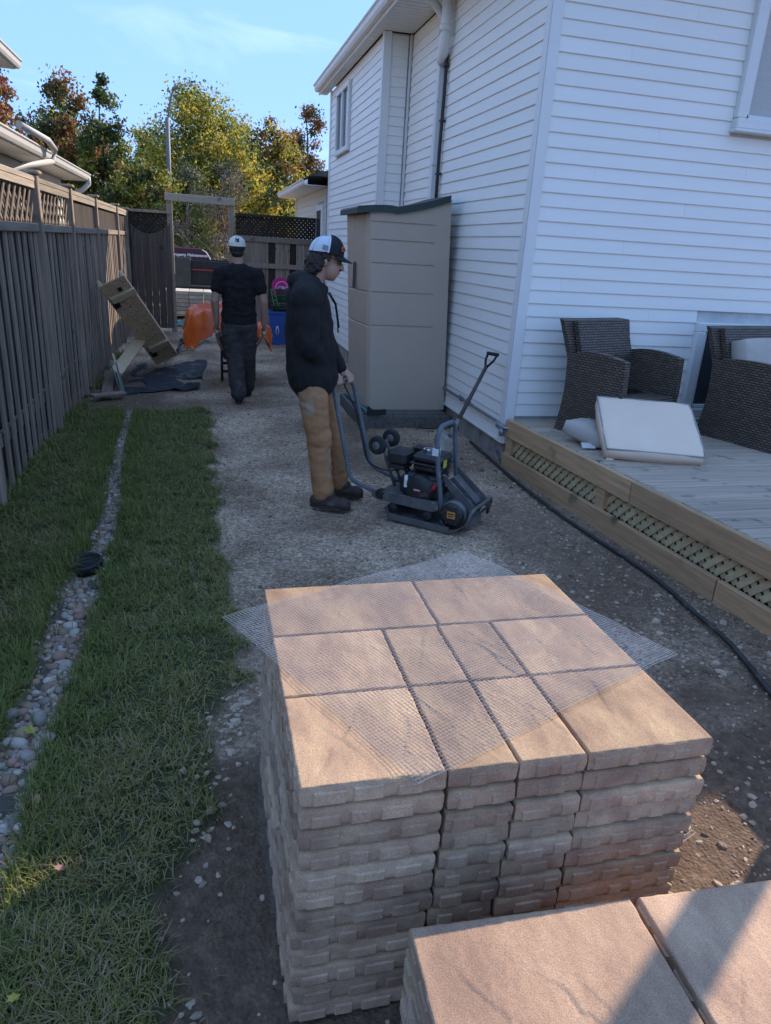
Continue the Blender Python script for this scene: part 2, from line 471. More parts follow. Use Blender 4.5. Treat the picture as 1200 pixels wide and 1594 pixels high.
pts = np.stack([xx, yy, ground_z(xx, yy)], 1)
tag(stones_mesh('gravel', pts, rad, [g_light, g_mid, g_dark], mi_p=[.36, .42, .22]), 'loose grey crushed gravel strewn over the path and soil', 'gravel', kind='stuff')
# clusters of larger stones along the torn lawn edge
n = 420
yy = rng.uniform(1.0, 2.7, n); e = interp(LAWN_EDGE, yy); xx = e + rng.normal(.03, .045, n)
cl = vnoise(xx * 0 + 1, yy * 4.5, 21) > .47
more = rng.uniform(0, 1, n) < .25
xx, yy = xx[cl | more], yy[cl | more]
rad = np.clip(rng.lognormal(-4.75, .4, len(xx)), .004, .021)
tag(stones_mesh('edge_stones', np.stack([xx, yy, ground_z(xx, yy)], 1), rad, [g_light, g_mid], jitter=.3, mi_p=[.6, .4]), 'broken stones lying in the torn edge of the lawn', 'stones', kind='stuff')

# ---- river stone strip: the stones that show largest are pieces, the rest one mass
strip = MB()
ys = np.linspace(0.9, 7.8, 70)
cL = interp(STRIP, ys); wL = interp(STRIP_W, ys)
for i in range(69):
    strip.quad((cL[i] - wL[i], ys[i], ground_z(cL[i:i+1] - wL[i], ys[i:i+1])[0] - .012), (cL[i] + wL[i], ys[i], ground_z(cL[i:i+1] + wL[i], ys[i:i+1])[0] - .012),
               (cL[i+1] + wL[i+1], ys[i+1], ground_z(cL[i+1:i+2] + wL[i+1], ys[i+1:i+2])[0] - .012), (cL[i+1] - wL[i+1], ys[i+1], ground_z(cL[i+1:i+2] - wL[i+1], ys[i+1:i+2])[0] - .012))
strip_o = strip.build('stone_strip', mat('strip_soil', (.07, .055, .045), (.12, .10, .08), (30,) * 3, .95, .5, 120))
tag(strip_o, kind='structure')
peb = [mat('pebble_grey', (.36, .30, .25), (.25, .205, .17), (45,) * 3, .75, .12, 120, rand=.28),
       mat('pebble_rose', (.37, .225, .165), (.27, .16, .115), (45,) * 3, .75, .12, 120, rand=.25),
       mat('pebble_pale', (.54, .455, .37), (.42, .345, .28), (45,) * 3, .75, .12, 120, rand=.2),
       mat('pebble_tan', (.36, .26, .15), (.26, .18, .11), (45,) * 3, .75, .12, 120, rand=.25)]
def pebble_mesh(i, material):
    bm = bmesh.new(); bmesh.ops.create_icosphere(bm, subdivisions=2, radius=1.0)
    sx, sy, sz = random.uniform(.95, 1.3), random.uniform(.75, 1.0), random.uniform(.5, .72)
    for v in bm.verts:
        k = 1 + .22 * n3(v.co, 1.1, i * 3.1) + .08 * n3(v.co, 2.7, i * 1.3)
        v.co = Vector((v.co.x * sx * k, v.co.y * sy * k, v.co.z * sz * k))
    me = bpy.data.meshes.new('river_stone'); bm.to_mesh(me); bm.free()
    me.polygons.foreach_set('use_smooth', [True] * len(me.polygons)); me.materials.append(material)
    return me
pebs = [pebble_mesh(i, peb[i % 4]) for i in range(12)]
placed = []
tries = 0
while len(placed) < 290 and tries < 9000:
    tries += 1
    y = 1.9 + 5.6 * random.random() ** 1.9
    c = float(interp(STRIP, y)); w = float(interp(STRIP_W, y))
    x = c + random.gauss(0, w * .55)
    if abs(x - c) > w * 1.25 or math.hypot(x + .66, y - 3.80) < .11: continue
    r = min(.045, max(.010, random.lognormvariate(-3.90, .32))) * (1.0 if y < 4 else .82)
    if any((x - a) ** 2 + (y - b_) ** 2 < (.74 * (r + q)) ** 2 for a, b_, q in placed): continue
    placed.append((x, y, r))
for k, (x, y, r) in enumerate(placed):
    o = link_mesh('river_stone', random.choices(pebs, weights=[3, 2, 1.4, 1] * 3)[0], strip_o)
    o.location = (x, y, float(ground_z(np.array([x]), np.array([y]))[0]) + r * .28)
    o.scale = (r, r, r); o.rotation_euler = (random.uniform(-.3, .3), random.uniform(-.3, .3), random.uniform(0, 6.28))
n = 3600
yy = 1.7 + 6.0 * rng.random(n) ** 1.2; c = interp(STRIP, yy); w = interp(STRIP_W, yy)
xx = c + rng.normal(0, .62, n) * w
kk = (np.abs(xx - c) < w * 1.3) & (np.hypot(xx + .66, yy - 3.8) > .10)
xx, yy = xx[kk], yy[kk]
rad = np.clip(rng.lognormal(-4.55, .35, len(xx)), .005, .018)
o = stones_mesh('small_river_stones', np.stack([xx, yy, ground_z(xx, yy)], 1), rad, peb, jitter=.14, flat=(.6, .85), sink=.1, mi_p=[.42, .26, .2, .12], parent=strip_o)
o['kind'] = 'stuff'

# ------------------------------------------------------------------ house
VINYL = mat('white_siding', (.87, .84, .78), (.83, .80, .74), (1.2, 1.2, 6), .5, .10, (14, 14, 160), rand=.012, spec=.35, bdist=.004)
TRIM = mat('white_trim', (.78, .765, .73), (.74, .725, .69), (3, 3, 3), .45, rand=.02)
SHEATH = mat('sheathing', (.6, .6, .58), rough=.9)
CONC = mat('concrete', (.36, .34, .30), (.17, .16, .14), (4, 4, 3), .9, .5, 45, speck=((.09, .085, .075), 7, .60))
SHINGLE = mat('roof_shingles', (.12, .11, .105), (.07, .065, .06), (20, 20, 20), .95, .4, 90)
GLASS = mat('window_glass', (.05, .06, .07), (.07, .08, .09), (2, 2, 2), .06, spec=.6)
CURTAIN = mat('window_blind', (.50, .49, .46), (.44, .43, .41), (3, 3, 40), .8)
STEEL = mat('grey_steel', (.34, .35, .36), (.24, .25, .26), (20,) * 3, .45, metal=.6)
house = empty('white_house', (2.5, 5.6, 0))
tag(house, 'large white vinyl sided house along the right of the yard', 'house')
PITCH = .1046
def course_mesh(length, axis, sgn, h=PITCH):
    """one clapboard course; runs along axis from 0, faces sgn on the other axis"""
    mb = MB()
    prof = [(0.0, 0.0), (.0135, 0.0), (.0145, .004), (.0035, h), (0.0, h)]
    if axis == 'y': mb.prism([(sgn * d, z) for d, z in prof], 0, length, 'y')
    else:           mb.prism([(sgn * d, z) for d, z in prof], 0, length, 'x')
    return mb.mesh('siding_board', VINYL)
def clad(axis, fixed, a0, a1, z0, z1, sgn, parent, holes=(), seam=3.6, off=0.0):
    """rows of siding boards between a0 and a1; holes (a0,a1,z0,z1) are cut out"""
    loc0 = root_loc(parent); z = z0; row = 0
    while z < z1 - .01:
        h = min(PITCH, z1 - z)
        spans = [(a0, a1)]
        for (h0, h1, g0, g1) in holes:
            if z + h > g0 + .005 and z < g1 - .005:
                new = []
                for s0, s1 in spans:
                    if h0 > s0: new.append((s0, min(s1, h0)))
                    if h1 < s1: new.append((max(s0, h1), s1))
                spans = [q for q in new if q[1] - q[0] > .01]
        for (s0, s1) in spans:
            cuts = [s0]
            p = a0 + ((row * 1.37 + off) % seam)
            while p < s1 - .25:
                if p > s0 + .25: cuts.append(p)
                p += seam
            cuts.append(s1)
            for c0, c1 in zip(cuts[:-1], cuts[1:]):
                me = course_mesh(c1 - c0 - .0012, axis, sgn, h)
                o = link_mesh('siding_board', me, parent)
                pos = (c0, fixed, z) if axis == 'x' else (fixed, c0, z)
                dd = random.uniform(0, .0012) * sgn
                pos = (pos[0], pos[1] + dd, pos[2]) if axis == 'x' else (pos[0] + dd, pos[1], pos[2])
                o.location = Vector(pos) - loc0
        z += PITCH; row += 1
EZ = 4.10
# sheathing behind the boards and the foundation
mb = MB(); mb.box((6.52, 9.45, 2.15), (8.0, 7.66, 3.9)); mb.box((2.36, 11.41, 2.15), (.34, 3.78, 3.9))
mb.build('wall', SHEATH, house)
mb = MB(); mb.box((6.53, 9.45, .0), (8.0, 7.66, .41)); mb.box((2.37, 11.41, .0), (.34, 3.78, .41))
mb.build('foundation', CONC, house)
clad('y', 2.515, 5.66, 9.46, .204, EZ, -1, house, off=.9)
clad('x', 9.515, 2.22, 2.46, .204, EZ, -1, house, off=9)
WF = (11.52, 12.58, 3.06, 3.97)
clad('y', 2.185, 9.56, 13.26, .204, EZ, -1, house, holes=[(WF[0] - .02, WF[1] + .02, WF[2], WF[3])], off=2.1)
WN = (4.16, 5.50, 2.78, 3.98); WLow = (4.20, 5.60, .44, 1.275)
clad('x', 5.615, 2.56, 10.4, .43, EZ, -1, house, holes=[WN, WLow], off=1.0)
# corner posts
for nm, (x, y) in (('corner_post', (2.5, 5.6)), ('corner_post', (2.17, 9.5)), ('corner_post', (2.17, 13.3))):
    mb = MB()
    yy0 = -1 if y < 13 else 1
    mb.box((x + .035, y + (.0 if y < 13 else -.0), 2.15), (.095, .028, 3.92), bev=.005)
    mb.box((x - .0, y - yy0 * .0 + .035 * (1 if y < 13 else -1), 2.149), (.028, .095, 3.918), bev=.005)
    mb.build(nm, TRIM, house)
mb = MB(); mb.box((2.49, 9.49, 2.15), (.03, .03, 3.9), bev=.004); mb.build('inner_corner_trim', TRIM, house)
# starter trim / drip edge under the first boards
mb = MB(); mb.box((2.503, 7.56, .196), (.03, 3.85, .016)); mb.build('drip_edge', TRIM, house)
# eaves: soffit panels, fascia and gutter
for k in range(28):
    y0 = 5.28 + k * .30
    o = MB()
    xr = 2.50 if y0 < 9.4 else 2.16
    xl = 2.04
    if xr - xl > .05:
        for q in range(6): o.box(((xl + xr) / 2, y0 + .025 + q * .05, EZ + .012 + (.003 if q % 2 else 0)), (xr - xl, .046, .012))
        o.build('soffit_panel', TRIM, house)
mb = MB(); mb.box((6.6, 5.43, EZ + .012), (8.6, .34, .014)); mb.build('soffit', TRIM, house)
mb = MB(); mb.box((2.03, 9.5, EZ + .075), (.02, 8.4, .15)); mb.box((6.55, 5.26, EZ + .075), (9.05, .02, .15)); mb.build('fascia', TRIM, house)
mb = MB()
prof = [(0, .0), (-.055, .0), (-.075, .03), (-.082, .075), (-.10, .09), (-.10, .105), (-.085, .105), (-.07, .075), (-.05, .015), (-.005, .015), (-.005, .105), (0, .105)]
mb.prism([(2.018 + a, EZ + .035 + c) for a, c in prof], 5.26, 13.66, 'y'); mb.build('gutter', TRIM, house)
mb = MB()
A = [(1.99, 5.22), (11.0, 5.22), (11.0, 13.68), (1.99, 13.68)]; zb = EZ + .155
ridge = [(6.5, 8.6, 5.9), (6.5, 10.3, 5.9)]
V0 = [(x, y, zb) for x, y in A] + ridge
mb.add(V0, [(0, 1, 4), (1, 2, 5, 4), (2, 3, 5), (3, 0, 4, 5), (3, 2, 1, 0)])
mb.build('roof', SHINGLE, house)
# upstairs window on the yard side
wnd = MB(); y0, y1, z0, z1 = WF
wnd.box((2.16, (y0 + y1) / 2, z0 + .035), (.07, y1 - y0, .07), bev=.006); wnd.box((2.16, (y0 + y1) / 2, z1 - .035), (.07, y1 - y0, .07), bev=.006)
for yc in (y0 + .04, y1 - .04, (y0 + y1) / 2): wnd.box((2.16, yc, (z0 + z1) / 2), (.066, .075 if yc != (y0 + y1) / 2 else .05, z1 - z0 - .13), bev=.006)
w1 = wnd.build('window', TRIM, house)
g = MB(); g.box((2.172, (y0 + y1) / 2, (z0 + z1) / 2), (.02, y1 - y0 - .1, z1 - z0 - .1)); g.build('pane', GLASS, w1)
# front window (upper right) and the low window behind the chairs
def front_window(x0, x1, z0, z1, blind):
    wnd = MB()
    wnd.box(((x0 + x1) / 2, 5.585, z0 + .04), (x1 - x0 + .0, .10, .075), bev=.008)
    wnd.box(((x0 + x1) / 2, 5.59, z1 - .04), (x1 - x0, .08, .08), bev=.006)
    for xc in (x0 + .045, x1 - .045): wnd.box((xc, 5.59, (z0 + z1) / 2), (.09, .08, z1 - z0 - .16), bev=.006)
    for xc in (x0 + .105, x1 - .105, (x0 + x1) / 2): wnd.box((xc, 5.60, (z0 + z1) / 2), (.03, .05, z1 - z0 - .16), bev=.004)
    wnd.box(((x0 + x1) / 2, 5.60, z0 + .095), (x1 - x0 - .18, .05, .03), bev=.004)
    o = wnd.build('window', TRIM, house)
    g = MB(); g.box(((x0 + x1) / 2, 5.612, (z0 + z1) / 2), (x1 - x0 - .15, .012, z1 - z0 - .12)); g.build('pane', CURTAIN if blind else GLASS, o)
    s = MB(); s.box(((x0 + x1) / 2, 5.57, z0 - .012), (x1 - x0 + .04, .11, .025), bev=.006); s.build('sill', TRIM, o)
front_window(*WN, True)
front_window(*WLow, False)
# downspout, vent pipe and cable on the yard wall
mb = MB(); mb.box((2.455, 8.12, 2.2), (.065, .085, 3.3), bev=.012)
for zc in (1.2, 2.6, 3.2): mb.box((2.456, 8.12, zc), (.07, .10, .03), bev=.004)
mb.tube([(2.455, 8.12, 3.8), (2.44, 8.10, 3.95), (2.30, 8.06, 4.06), (2.10, 8.02, 4.13)], .042, 10)
mb.build('downspout', TRIM, house)
mb = MB(); mb.tube([(2.42, 7.92, 4.12), (2.42, 7.92, 3.74), (2.425, 7.95, 3.63), (2.44, 8.03, 3.57), (2.45, 8.08, 3.55)], .052, 12); mb.lathe([(.062, -.03), (.062, .03)], (2.42, 7.92, 3.80), seg=14)
mb.build('vent_pipe', TRIM, house)
mb = MB(); mb.tube([(2.475, 7.99, 3.6), (2.475, 7.99, 3.2), (2.472, 8.0, 2.7), (2.475, 7.99, 1.9)], .018, 8)
for zc in (3.5, 3.0, 2.5): mb.box((2.475, 7.99, zc), (.05, .06, .02))
mb.build('cable', mat('dark_cable', (.05, .05, .055), rough=.6), house)
# gas pipe along the bottom of the wall
gp = MB(); gp.tube([(2.468, 7.4, .372), (2.468, 5.66, .366), (2.465, 5.60, .36), (2.47, 5.53, .345), (2.62, 5.50, .335)], .014, 10)
gp.build('gas_pipe', STEEL, house)
gp = MB()
for yc in (6.62, 6.42): gp.lathe([(.024, -.02), (.024, .02)], (2.466, yc, .37), rotm(R(90), 0, 0), 10); gp.box((2.452, yc - .01, .395), (.014, .05, .016), rotm(R(25), 0, 0))
gp.box((2.462, 5.60, .345), (.05, .10, .05), bev=.01); gp.lathe([(.022, -.03), (.022, .03)], (2.465, 5.56, .30), None, 10)
gp.build('pipe_fitting', STEEL, house)

# low wing behind the far fence
wing = empty('garage_wing', (2.2, 13.7, 0))
tag(wing, 'low cream sided garage wing with white gutter seen above the lattice', 'garage')
CREAM = mat('cream_siding', (.62, .585, .50), (.58, .545, .47), (1.2, 1.2, 6), .55, .08, (14, 14, 160), rand=.02)
mb = MB(); mb.box((5.22, 15.85, 1.35), (6.0, 4.26, 2.7)); mb.build('wall', SHEATH, wing)
VS = VINYL; VINYL = CREAM
clad('y', 2.215, 13.75, 17.94, .9, 2.68, -1, wing, holes=[(14.0, 14.7, 1.5, 2.42)], off=2.0)
VINYL = VS
mb = MB(); mb.box((2.2, 17.96, 1.35), (.06, .07, 2.66)); mb.build('corner_post', TRIM, wing)
mb = MB(); mb.box((2.03, 15.95, 2.70), (.36, 4.55, .015)); mb.build('soffit', TRIM, wing)
mb = MB(); mb.prism([(1.86 + a, 2.70 + c * .9) for a, c in prof], 13.7, 18.25, 'y'); mb.build('gutter', TRIM, wing)
mb = MB(); mb.add([(1.84, 13.4, 2.83), (1.84, 18.27, 2.83), (8.5, 18.27, 2.83), (8.5, 13.4, 2.83), (5.2, 13.4, 3.9), (5.2, 18.27, 3.9)], [(0, 1, 5, 4), (2, 3, 4, 5), (1, 2, 5), (0, 4, 3), (0, 3, 2, 1)])
mb.build('roof', SHINGLE, wing)
mb = MB(); mb.box((2.19, 14.35, 1.96), (.05, .70, .92), bev=.01); w2 = mb.build('window', TRIM, wing)
mb = MB(); mb.box((2.175, 14.35, 1.96), (.03, .50, .72)); mb.build('pane', GLASS, w2)

# ------------------------------------------------------------------ neighbour houses on the left
EAVE = mat('neighbour_trim', (.52, .50, .46), (.48, .46, .42), (3, 3, 3), .5)
def neighbour(name, label, xe, y0, y1, ze, xw, wall_h, down):
    h = empty(name, (xw, y0, 0)); tag(h, label, 'house')
    global VINYL
    mb = MB(); mb.box((xw - 3.02, (y0 + y1) / 2, wall_h / 2), (6.0, y1 - y0 - .04, wall_h)); mb.build('wall', SHEATH, h)
    VINYL, keep = CREAM, VINYL
    clad('y', xw - .015, y0, y1, max(.3, wall_h - 1.8), wall_h, 1, h, off=1.1)
    VINYL = keep
    mb = MB(); mb.box(((xe + xw) / 2, (y0 + y1) / 2, wall_h + .01), (abs(xe - xw), y1 - y0 + .5, .014)); mb.build('soffit', EAVE, h)
    mb = MB(); mb.prism([(xe - a - .01, wall_h + .02 + c * 1.1) for a, c in prof], y0 - .25, y1 + .3, 'y'); mb.build('gutter', EAVE, h)
    mb = MB(); mb.box((xe - .012, (y0 + y1) / 2, wall_h + .085), (.02, y1 - y0 + .5, .15)); mb.build('fascia', EAVE, h)
    mb = MB(); x2 = xw - 6.4; xm = (xe + x2) / 2; zz = wall_h + .165
    mb.add([(xe + .03, y0 - .28, zz), (xe + .03, y1 + .32, zz), (x2, y1 + .32, zz), (x2, y0 - .28, zz), (xm, y0 - .28, zz + 1.5), (xm, y1 - 1.6, zz + 1.5)], [(0, 1, 5, 4), (2, 3, 4, 5), (1, 2, 5), (0, 4, 3), (0, 3, 2, 1)])
    mb.build('roof', SHINGLE, h)
    return h
nb = neighbour('neighbour_house', 'low cream sided neighbour house with white gutter beyond the fence', -2.13, 8.2, 16.0, 2.72, -2.55, 2.62, True)
mb = MB(); mb.tube([(-2.08, 16.15, 2.70), (-2.08, 16.17, 2.58), (-2.2, 16.1, 2.45), (-2.5, 15.98, 2.33)], .045, 8); mb.build('downspout', EAVE, nb); mb = MB(); mb.tube([(-2.05, 10.3, 2.86), (-1.97, 11.6, 2.84), (-1.95, 11.95, 2.76), (-2.0, 12.0, 2.62), (-2.25, 11.5, 2.5), (-2.5, 11.0, 2.36), (-2.52, 11.0, 1.2)], .042, 10)
mb.build('downspout', EAVE, nb)
nb2 = neighbour('neighbour_house', 'taller neighbour house whose white eave corner juts in at top left', -2.45, 5.2, 12.2, 3.9, -2.9, 3.78, False)

# ------------------------------------------------------------------ wooden fence on the left
def wood(name, c1, c2, vertical=True, rough=.85, bump=.35, rand=.2):
    sc = (34, 34, 1.6) if vertical else (34, 1.6, 34)
    return mat(name, c1, c2, sc, rough, bump, (90, 90, 4) if vertical else (90, 4, 90), rand=rand, detail=7, contrast=(.32, .68), bdist=.004, speck=(tuple(x * .45 for x in c2), 5.0, .68))
F_GREY = wood('fence_grey_wood', (.38, .29, .215), (.17, .125, .093))
F_DARK = wood('dark_wood_and_gap_shade', (.06, .044, .033), (.024, .018, .014))  # dark boards; also the painted shade behind fence gaps
F_RAIL = wood('fence_rail_wood', (.36, .29, .215), (.21, .17, .13), False)
F_LATT = wood('lattice_wood', (.22, .17, .125), (.13, .10, .075))
fence = empty('wooden_fence', (-1.3, 2.6, 0))
tag(fence, 'long weathered grey board fence with lattice top down the left side', 'fence')
def plank(w, h, t, seed, top=0.0, bottom_var=.02):
    """upright board, slightly warped, origin at bottom centre; faces x"""
    mb = MB(); r = random.Random(seed); vs, fs = [], []
    nz = 5
    for k in range(nz):
        z = h * k / (nz - 1); wob = r.uniform(-.0025, .0025)
        for (dx, dy) in ((-t / 2, -w / 2), (t / 2, -w / 2 + .002), (t / 2, w / 2 - .002), (-t / 2, w / 2)):
            vs.append((dx + wob, dy + r.uniform(-.0015, .0015), z))
    for k in range(nz - 1):
        for q in range(4): fs.append((k * 4 + q, k * 4 + (q + 1) % 4, k * 4 + 4 + (q + 1) % 4, k * 4 + 4 + q))
    fs += [(3, 2, 1, 0), tuple((nz - 1) * 4 + q for q in range(4))]
    mb.add(vs, fs); return mb
fr_meshes = [plank(.082, 1.70, .015, s).mesh('fence_board', F_GREY) for s in range(5)]
bk_meshes = [plank(.165, 1.70, .015, s + 50).mesh('fence_board', F_DARK) for s in range(4)]  # rear boards coloured near black to paint in the shade of the gaps
posts = [2.9, 4.72, 6.8, 8.45, 10.4, 12.9, 14.55]
y = 2.7; k = 0
while y < 14.5:
    if all(abs(y - p) > .085 for p in posts):
        o = link_mesh('fence_board', random.choice(fr_meshes), fence)
        o.location = Vector((-1.302 + random.uniform(-.003, .003), y + random.uniform(-.006, .006), .02 + random.uniform(-.02, .01))) - Vector((-1.3, 2.6, 0))
        o.rotation_euler = (random.uniform(-.006, .006), 0, random.uniform(-.03, .03))
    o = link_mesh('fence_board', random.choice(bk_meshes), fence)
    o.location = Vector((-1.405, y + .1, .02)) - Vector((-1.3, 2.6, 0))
    y += .20
pm = MB(); pm.box((0, 0, 1.06), (.075, .075, 2.12), bev=.006); pm = pm.mesh('fence_post', F_GREY)
cm = MB(); cm.box((0, 0, 2.135), (.13, .13, .028), bev=.008); cm = cm.mesh('post_cap', F_RAIL)
for p in posts:
    o = link_mesh('fence_post', pm, fence); o.location = (.006, p - 2.6, 0)
    o2 = link_mesh('post_cap', cm, fence); o2.location = (.0, p - 2.6, .0)
for a, c in zip(posts[:-1], posts[1:]):
    yc = (a + c) / 2; ln = c - a - .092
    mb = MB(); mb.box((-1.312, yc, 2.085), (.075, ln, .04), bev=.005); mb.box((-1.29, yc, 2.05), (.02, ln, .07)); mb.build('top_rail', F_RAIL, fence)
    mb = MB(); mb.box((-1.30, yc, 1.72), (.05, ln, .065), bev=.005); mb.build('middle_rail', F_RAIL, fence)
    mb = MB(); mb.box((-1.335, yc, .38), (.034, ln, .085)); mb.build('bottom_rail', F_RAIL, fence)
    if c < 8.6:
        y = a + .05
        slat = MB()
        while y < c - .05:
            for sg, xo in ((1, -1.306), (-1, -1.318)):
                y1 = y; y2 = y + sg * .28
                z1, z2 = 1.755, 2.015
                lo, hi = a + .05, c - .05
                if not (lo <= y2 <= hi):
                    yb = hi if y2 > hi else lo
                    z2 = z1 + (z2 - z1) * abs(yb - y1) / .28; y2 = yb
                if abs(y2 - y1) > .03:
                    mb = MB(); mb.bar((xo, y1, z1), (xo, y2, z2), .008, .030, up=(0, -(z2 - z1), (y2 - y1)) if False else (0, 1, 0)); mb.build('lattice_slat', F_LATT, fence)
            y += .165
        mb = MB(); mb.box((-1.40, yc, 1.89), (.012, ln, .30)); mb.build('gap_shade_panel', F_DARK, fence)  # dark sheet added to stand in for the shadowed background behind the lattice
    else:
        y = a + .1
        while y < c - .05:
            mb = MB(); mb.box((-1.318, y, 1.885), (.016, .118, .30)); mb.build('panel_board', F_DARK, fence); y += .12

# ------------------------------------------------------------------ far fence, gate leaf and timber arch
def far_lattice(parent, x0, x1, z0, z1, y, step, w, material):
    x = x0 - (z1 - z0)
    while x < x1:
        for sg, yo in ((1, 0.0), (-1, .012)):
            xa, xb = (x, x + (z1 - z0)) if sg > 0 else (x + (z1 - z0), x)
            za, zb_ = z0, z1
            pa, pb = [xa, za], [xb, zb_]
            def clip(p, q):
                t = 0
                if p[0] < x0: t = (x0 - p[0]) / (q[0] - p[0])
                elif p[0] > x1: t = (x1 - p[0]) / (q[0] - p[0])
                return [p[0] + (q[0] - p[0]) * t, p[1] + (q[1] - p[1]) * t]
            if max(xa, xb) <= x0 + .02 or min(xa, xb) >= x1 - .02: continue
            ca, cb = clip(pa, pb), clip(pb, pa)
            if math.hypot(ca[0] - cb[0], ca[1] - cb[1]) < .05: continue
            mb = MB(); mb.bar((ca[0], y + yo, ca[1]), (cb[0], y + yo, cb[1]), .008, w, up=(0, 0, 1)); mb.build('lattice_slat', material, parent)
        x += step
ff = empty('lattice_fence', (.66, 14.7, 0)); tag(ff, 'dark board fence with diamond lattice top at the far end', 'fence')
x = .70
while x < 3.0:
    w = random.uniform(.125, .145)
    mb = MB(); mb.box((x + w / 2, 14.72 + random.uniform(-.004, .004), .88), (w - .006, .02, 1.74)); mb.build('fence_board', F_GREY if random.random() < .6 else F_DARK, ff); x += w
mb = MB(); mb.box((1.85, 14.70, 1.755), (2.4, .05, .10), bev=.006); mb.build('middle_rail', F_RAIL, ff)
mb = MB(); mb.box((1.85, 14.69, 1.28), (2.4, .04, .09), bev=.006); mb.build('middle_rail', F_RAIL, ff)
mb = MB(); mb.box((1.85, 14.70, 2.17), (2.4, .08, .05), bev=.006); mb.build('top_rail', F_DARK, ff)
far_lattice(ff, .66, 3.0, 1.81, 2.145, 14.71, .082, .044, F_DARK)
GATEW = wood('gate_wood', (.15, .115, .09), (.075, .057, .045)); gl = empty('gate_leaf', (-.92, 14.6, 0)); tag(gl, 'dark wooden gate panel with scooped top and lattice beside the arch', 'gate')
nb_ = 6; gw = .76 / nb_
for i in range(nb_):
    x0 = -1.29 + i * gw; u0 = (x0 + .91) / .38; u1 = (x0 + gw + .91) / .38
    z_a, z_b = 1.74 + .20 * min(1, u0 * u0), 1.74 + .20 * min(1, u1 * u1)
    mb = MB(); mb.prism([(x0 + .003, .06), (x0 + gw - .003, .06), (x0 + gw - .003, z_b), (x0 + gw / 2, (1.74 + .2 * ((u0 + u1) / 2) ** 2)), (x0 + .003, z_a)], 14.60 + random.uniform(0, .004), 14.62, 'y'); mb.build('gate_board', GATEW, gl)
mb = MB(); mb.box((-.92, 14.61, 2.12), (.80, .06, .045)); mb.build('top_rail', F_GREY, gl)
far_lattice(gl, -1.29, -.55, 1.75, 2.10, 14.635, .085, .04, F_DARK)
mb = MB(); mb.box((-1.27, 14.57, 1.06), (.07, .07, 2.12)); mb.build('gate_post', F_DARK, gl)
mb = MB(); mb.box((-1.235, 14.53, 1.55), (.03, .02, .2)); mb.build('hinge', mat('black_iron', (.02, .02, .02), rough=.5), gl)
ar = empty('timber_arch', (0, 14.68, 0)); tag(ar, 'weathered timber gateway of two posts and a crossbeam', 'arch')
for x in (-.535, .575):
    mb = MB(); mb.box((x, 14.66, 1.17), (.10, .10, 2.34), bev=.008); mb.build('post', F_RAIL, ar)
mb = MB(); mb.box((.012, 14.60, 2.375), (1.24, .05, .13), rotm(0, R(.6), 0), bev=.006); mb.build('crossbeam', wood('beam_wood', (.48, .40, .30), (.30, .25, .19), False), ar)

# ------------------------------------------------------------------ deck
DW = mat('deck_boards', (.52, .41, .31), (.27, .21, .16), (1.2, 60, 60), .85, .5, (4, 110, 110), rand=.16, detail=7, contrast=(.3, .72), bdist=.004, speck=((.14, .125, .105), 6, .62))
RIM = mat('deck_rim_wood', (.55, .345, .185), (.35, .215, .115), (30, 1.6, 40), .8, .35, (80, 4, 90), rand=.12, detail=7, bdist=.004, speck=((.12, .085, .055), 4, .66))
LAT2 = mat('deck_lattice_wood', (.58, .46, .26), (.40, .31, .175), (20, 20, 20), .8, .25, 80, rand=.10)
deck = empty('deck', (2.52, 5.56, 0)); tag(deck, 'low wooden deck with lattice skirt in front of the white house', 'deck')
D0, D1 = Vector((2.515, 5.56, 0)), Vector((2.97, -.10, 0))            # outer edge of the deck
dd = (D1 - D0).normalized(); dn = Vector((-dd.y, dd.x, 0));  dn = -dn if dn.x > 0 else dn     # dn points to the yard (-x)
def dpt(s, out=0.0, z=0.0):
    p = D0 + dd * s + dn * out; return (p.x, p.y, z)
DL = (D1 - D0).length
s0 = 0.0
yb = 5.50
while yb > 0.3:
    s = (5.56 - yb) / abs(dd.y)
    x0 = D0.x + dd.x * s + .045
    mb = MB(); mb.box(((x0 + 8.0) / 2, yb, .395 + random.uniform(-.002, .002)), (8.0 - x0, .136, .03), rotm(0, 0, random.uniform(-.001, .001)), bev=.005); mb.build('deck_board', DW, deck)
    yb -= .142
def rim_board(a, c, z0, z1, out, t=.038):
    mb = MB(); mb.bar(dpt(a, out, (z0 + z1) / 2), dpt(c, out, (z0 + z1) / 2), t, z1 - z0, bev=.006); return mb
for a, c in ((.0, 1.73), (1.737, 4.3), (4.31, DL)): rim_board(a, c, .265, .418, 0.0).build('rim_board', RIM, deck)
for a, c in ((.01, 2.58), (2.588, DL)): rim_board(a, c, -.06, .125, .012).build('skirt_board', RIM, deck)
for s in (.06, 1.42, 3.0, 4.6): 
    mb = MB(); mb.box(dpt(s, -.025, .195), (.06, .10, .14), rotm(0, 0, math.atan2(dd.y, dd.x) + R(90))); mb.build('skirt_post', RIM, deck)
s = -.1
while s < 4.4:
    for sg, o_ in ((1, -.03), (-1, -.0395)):
        a, c = (s, s + .15) if sg > 0 else (s + .15, s)
        if min(a, c) < 0.05: continue
        mb = MB(); mb.bar(dpt(a, o_, .12), dpt(c, o_, .27), (.009), .038, up=tuple(dn.cross(Vector(dpt(c, o_, .27)) - Vector(dpt(a, o_, .12))))); mb.build('lattice_slat', LAT2, deck)
    s += .084
mb = MB(); mb.bar(dpt(0.05, -.25, .16), dpt(DL, -.25, .16), .02, .4); mb.build('joist', mat('deck_dark', (.05, .04, .03)), deck)
